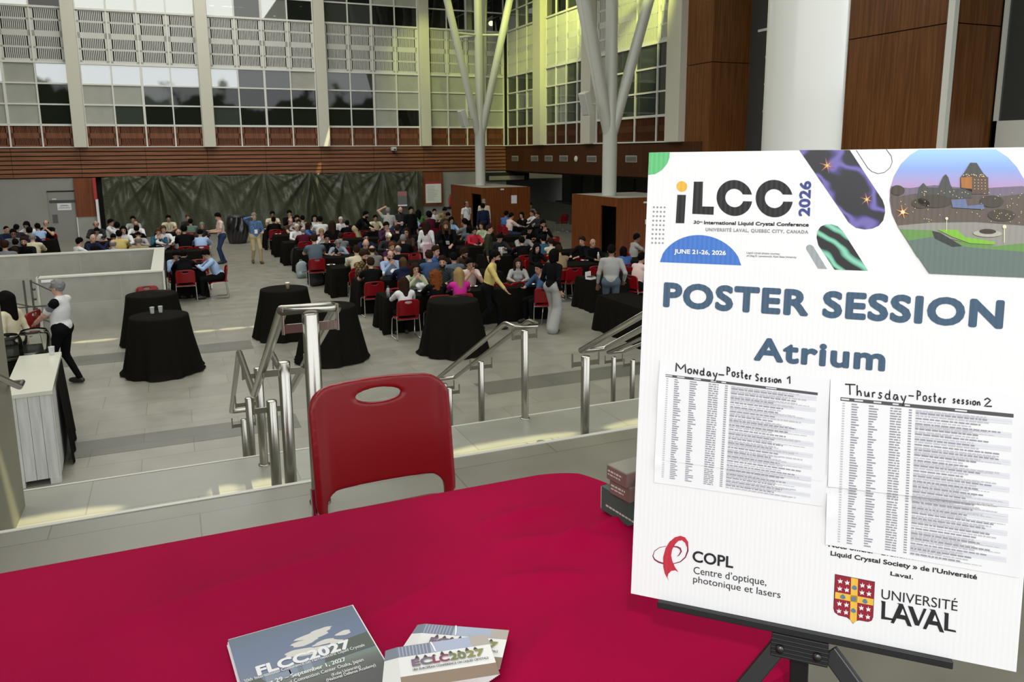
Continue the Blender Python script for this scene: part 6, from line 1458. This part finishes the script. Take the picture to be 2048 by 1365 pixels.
sheet('upper schedule sheet handwritten Thursday - Poster session 2 on the poster board', [(1659, 757), (2050, 782), (2044, 1012), (1652, 972)], 5, TBK, 36, .055, .655, True, [('Thursday', (1688, 787), (1814, 800), 21), ('-', (1815, 794), (1829, 795), 20), ('Poster', (1831, 796), (1893, 803), 19), ('session', (1903, 801), (1962, 806), 15), ('2', (1966, 807), (1987, 808), 17)])
# ------------------------------------------------------------------ easel
EB = mat('easel_black', (.014, .014, .015), .38, spec=.4); es = thing('easel', 'black folding display easel carrying the poster board', 'easel'); es.matrix_world = PM
a0 = pl(1312, 1200)[0]; a1 = pl(1900, 1322)[0]
le = MB().box(a0, a1, -.010, .012, -PH - .0105, -PH - .0005).box(a0, a1, -.012, -.009, -PH - .0105, -PH + .0015); le.build('ledge', EB, es, bevel=.002)
b0 = pl(1538, 1265); b1 = pl(1651, 1290); bx = MB().box(b0[0], b1[0], -.014, .012, -PH - .048, -PH - .0105)
for i in range(5): bx.box(b0[0] - .0006, b1[0] + .0006, -.0152, -.012, -PH - .020 - i * .0065, -PH - .0175 - i * .0065)
bx.build('bracket', EB, es, bevel=.001)
for (x, y) in ((1556, 1260), (1630, 1276)): p = pl(x, y); MB().lathe([(0, -.004), (.0062, -.004), (.0066, 0), (0, 0)], (0, 0, 0), 16).build('screw', mat('screw_dark', (.08, .08, .08), .3, .9), es, (p[0], -.0155, -PH - .033)).rotation_euler = (-PI / 2, 0, 0)
PMI = PM.inverted()
def leg(p0, p1, ny, w=.013):
    a = Vector((p0[0], 0.0, p0[1])); d = Vector((p1[0] - p0[0], ny, p1[1] - p0[1])).normalized()
    # run down to the floor of the upper level
    wa = PM @ a; wd = (PM.to_3x3() @ d); L_ = (ZA - wa.z) / wd.z + .0; e_ = a + d * L_; z_ = Vector((0, 1, 0)); s_ = d.cross(z_).normalized(); z_ = s_.cross(d); R = Matrix((s_, z_, d)).transposed()
    return MB().box(-w, w, -.008, .008, 0, L_, 0, R, a).build('leg', EB, es, bevel=.002)
leg(pl(1555, 1287), pl(1482, 1365), -.02); leg(pl(1651, 1302), pl(1706, 1365), -.02)
leg(((b0[0] + b1[0]) / 2, -PH - .03), ((b0[0] + b1[0]) / 2 + .004, -PH - .3), .11, .014)
MB().box((b0[0] + b1[0]) / 2 - .012, (b0[0] + b1[0]) / 2 + .012, .010, .026, -PH - .03, -.1).build('mast', EB, es)
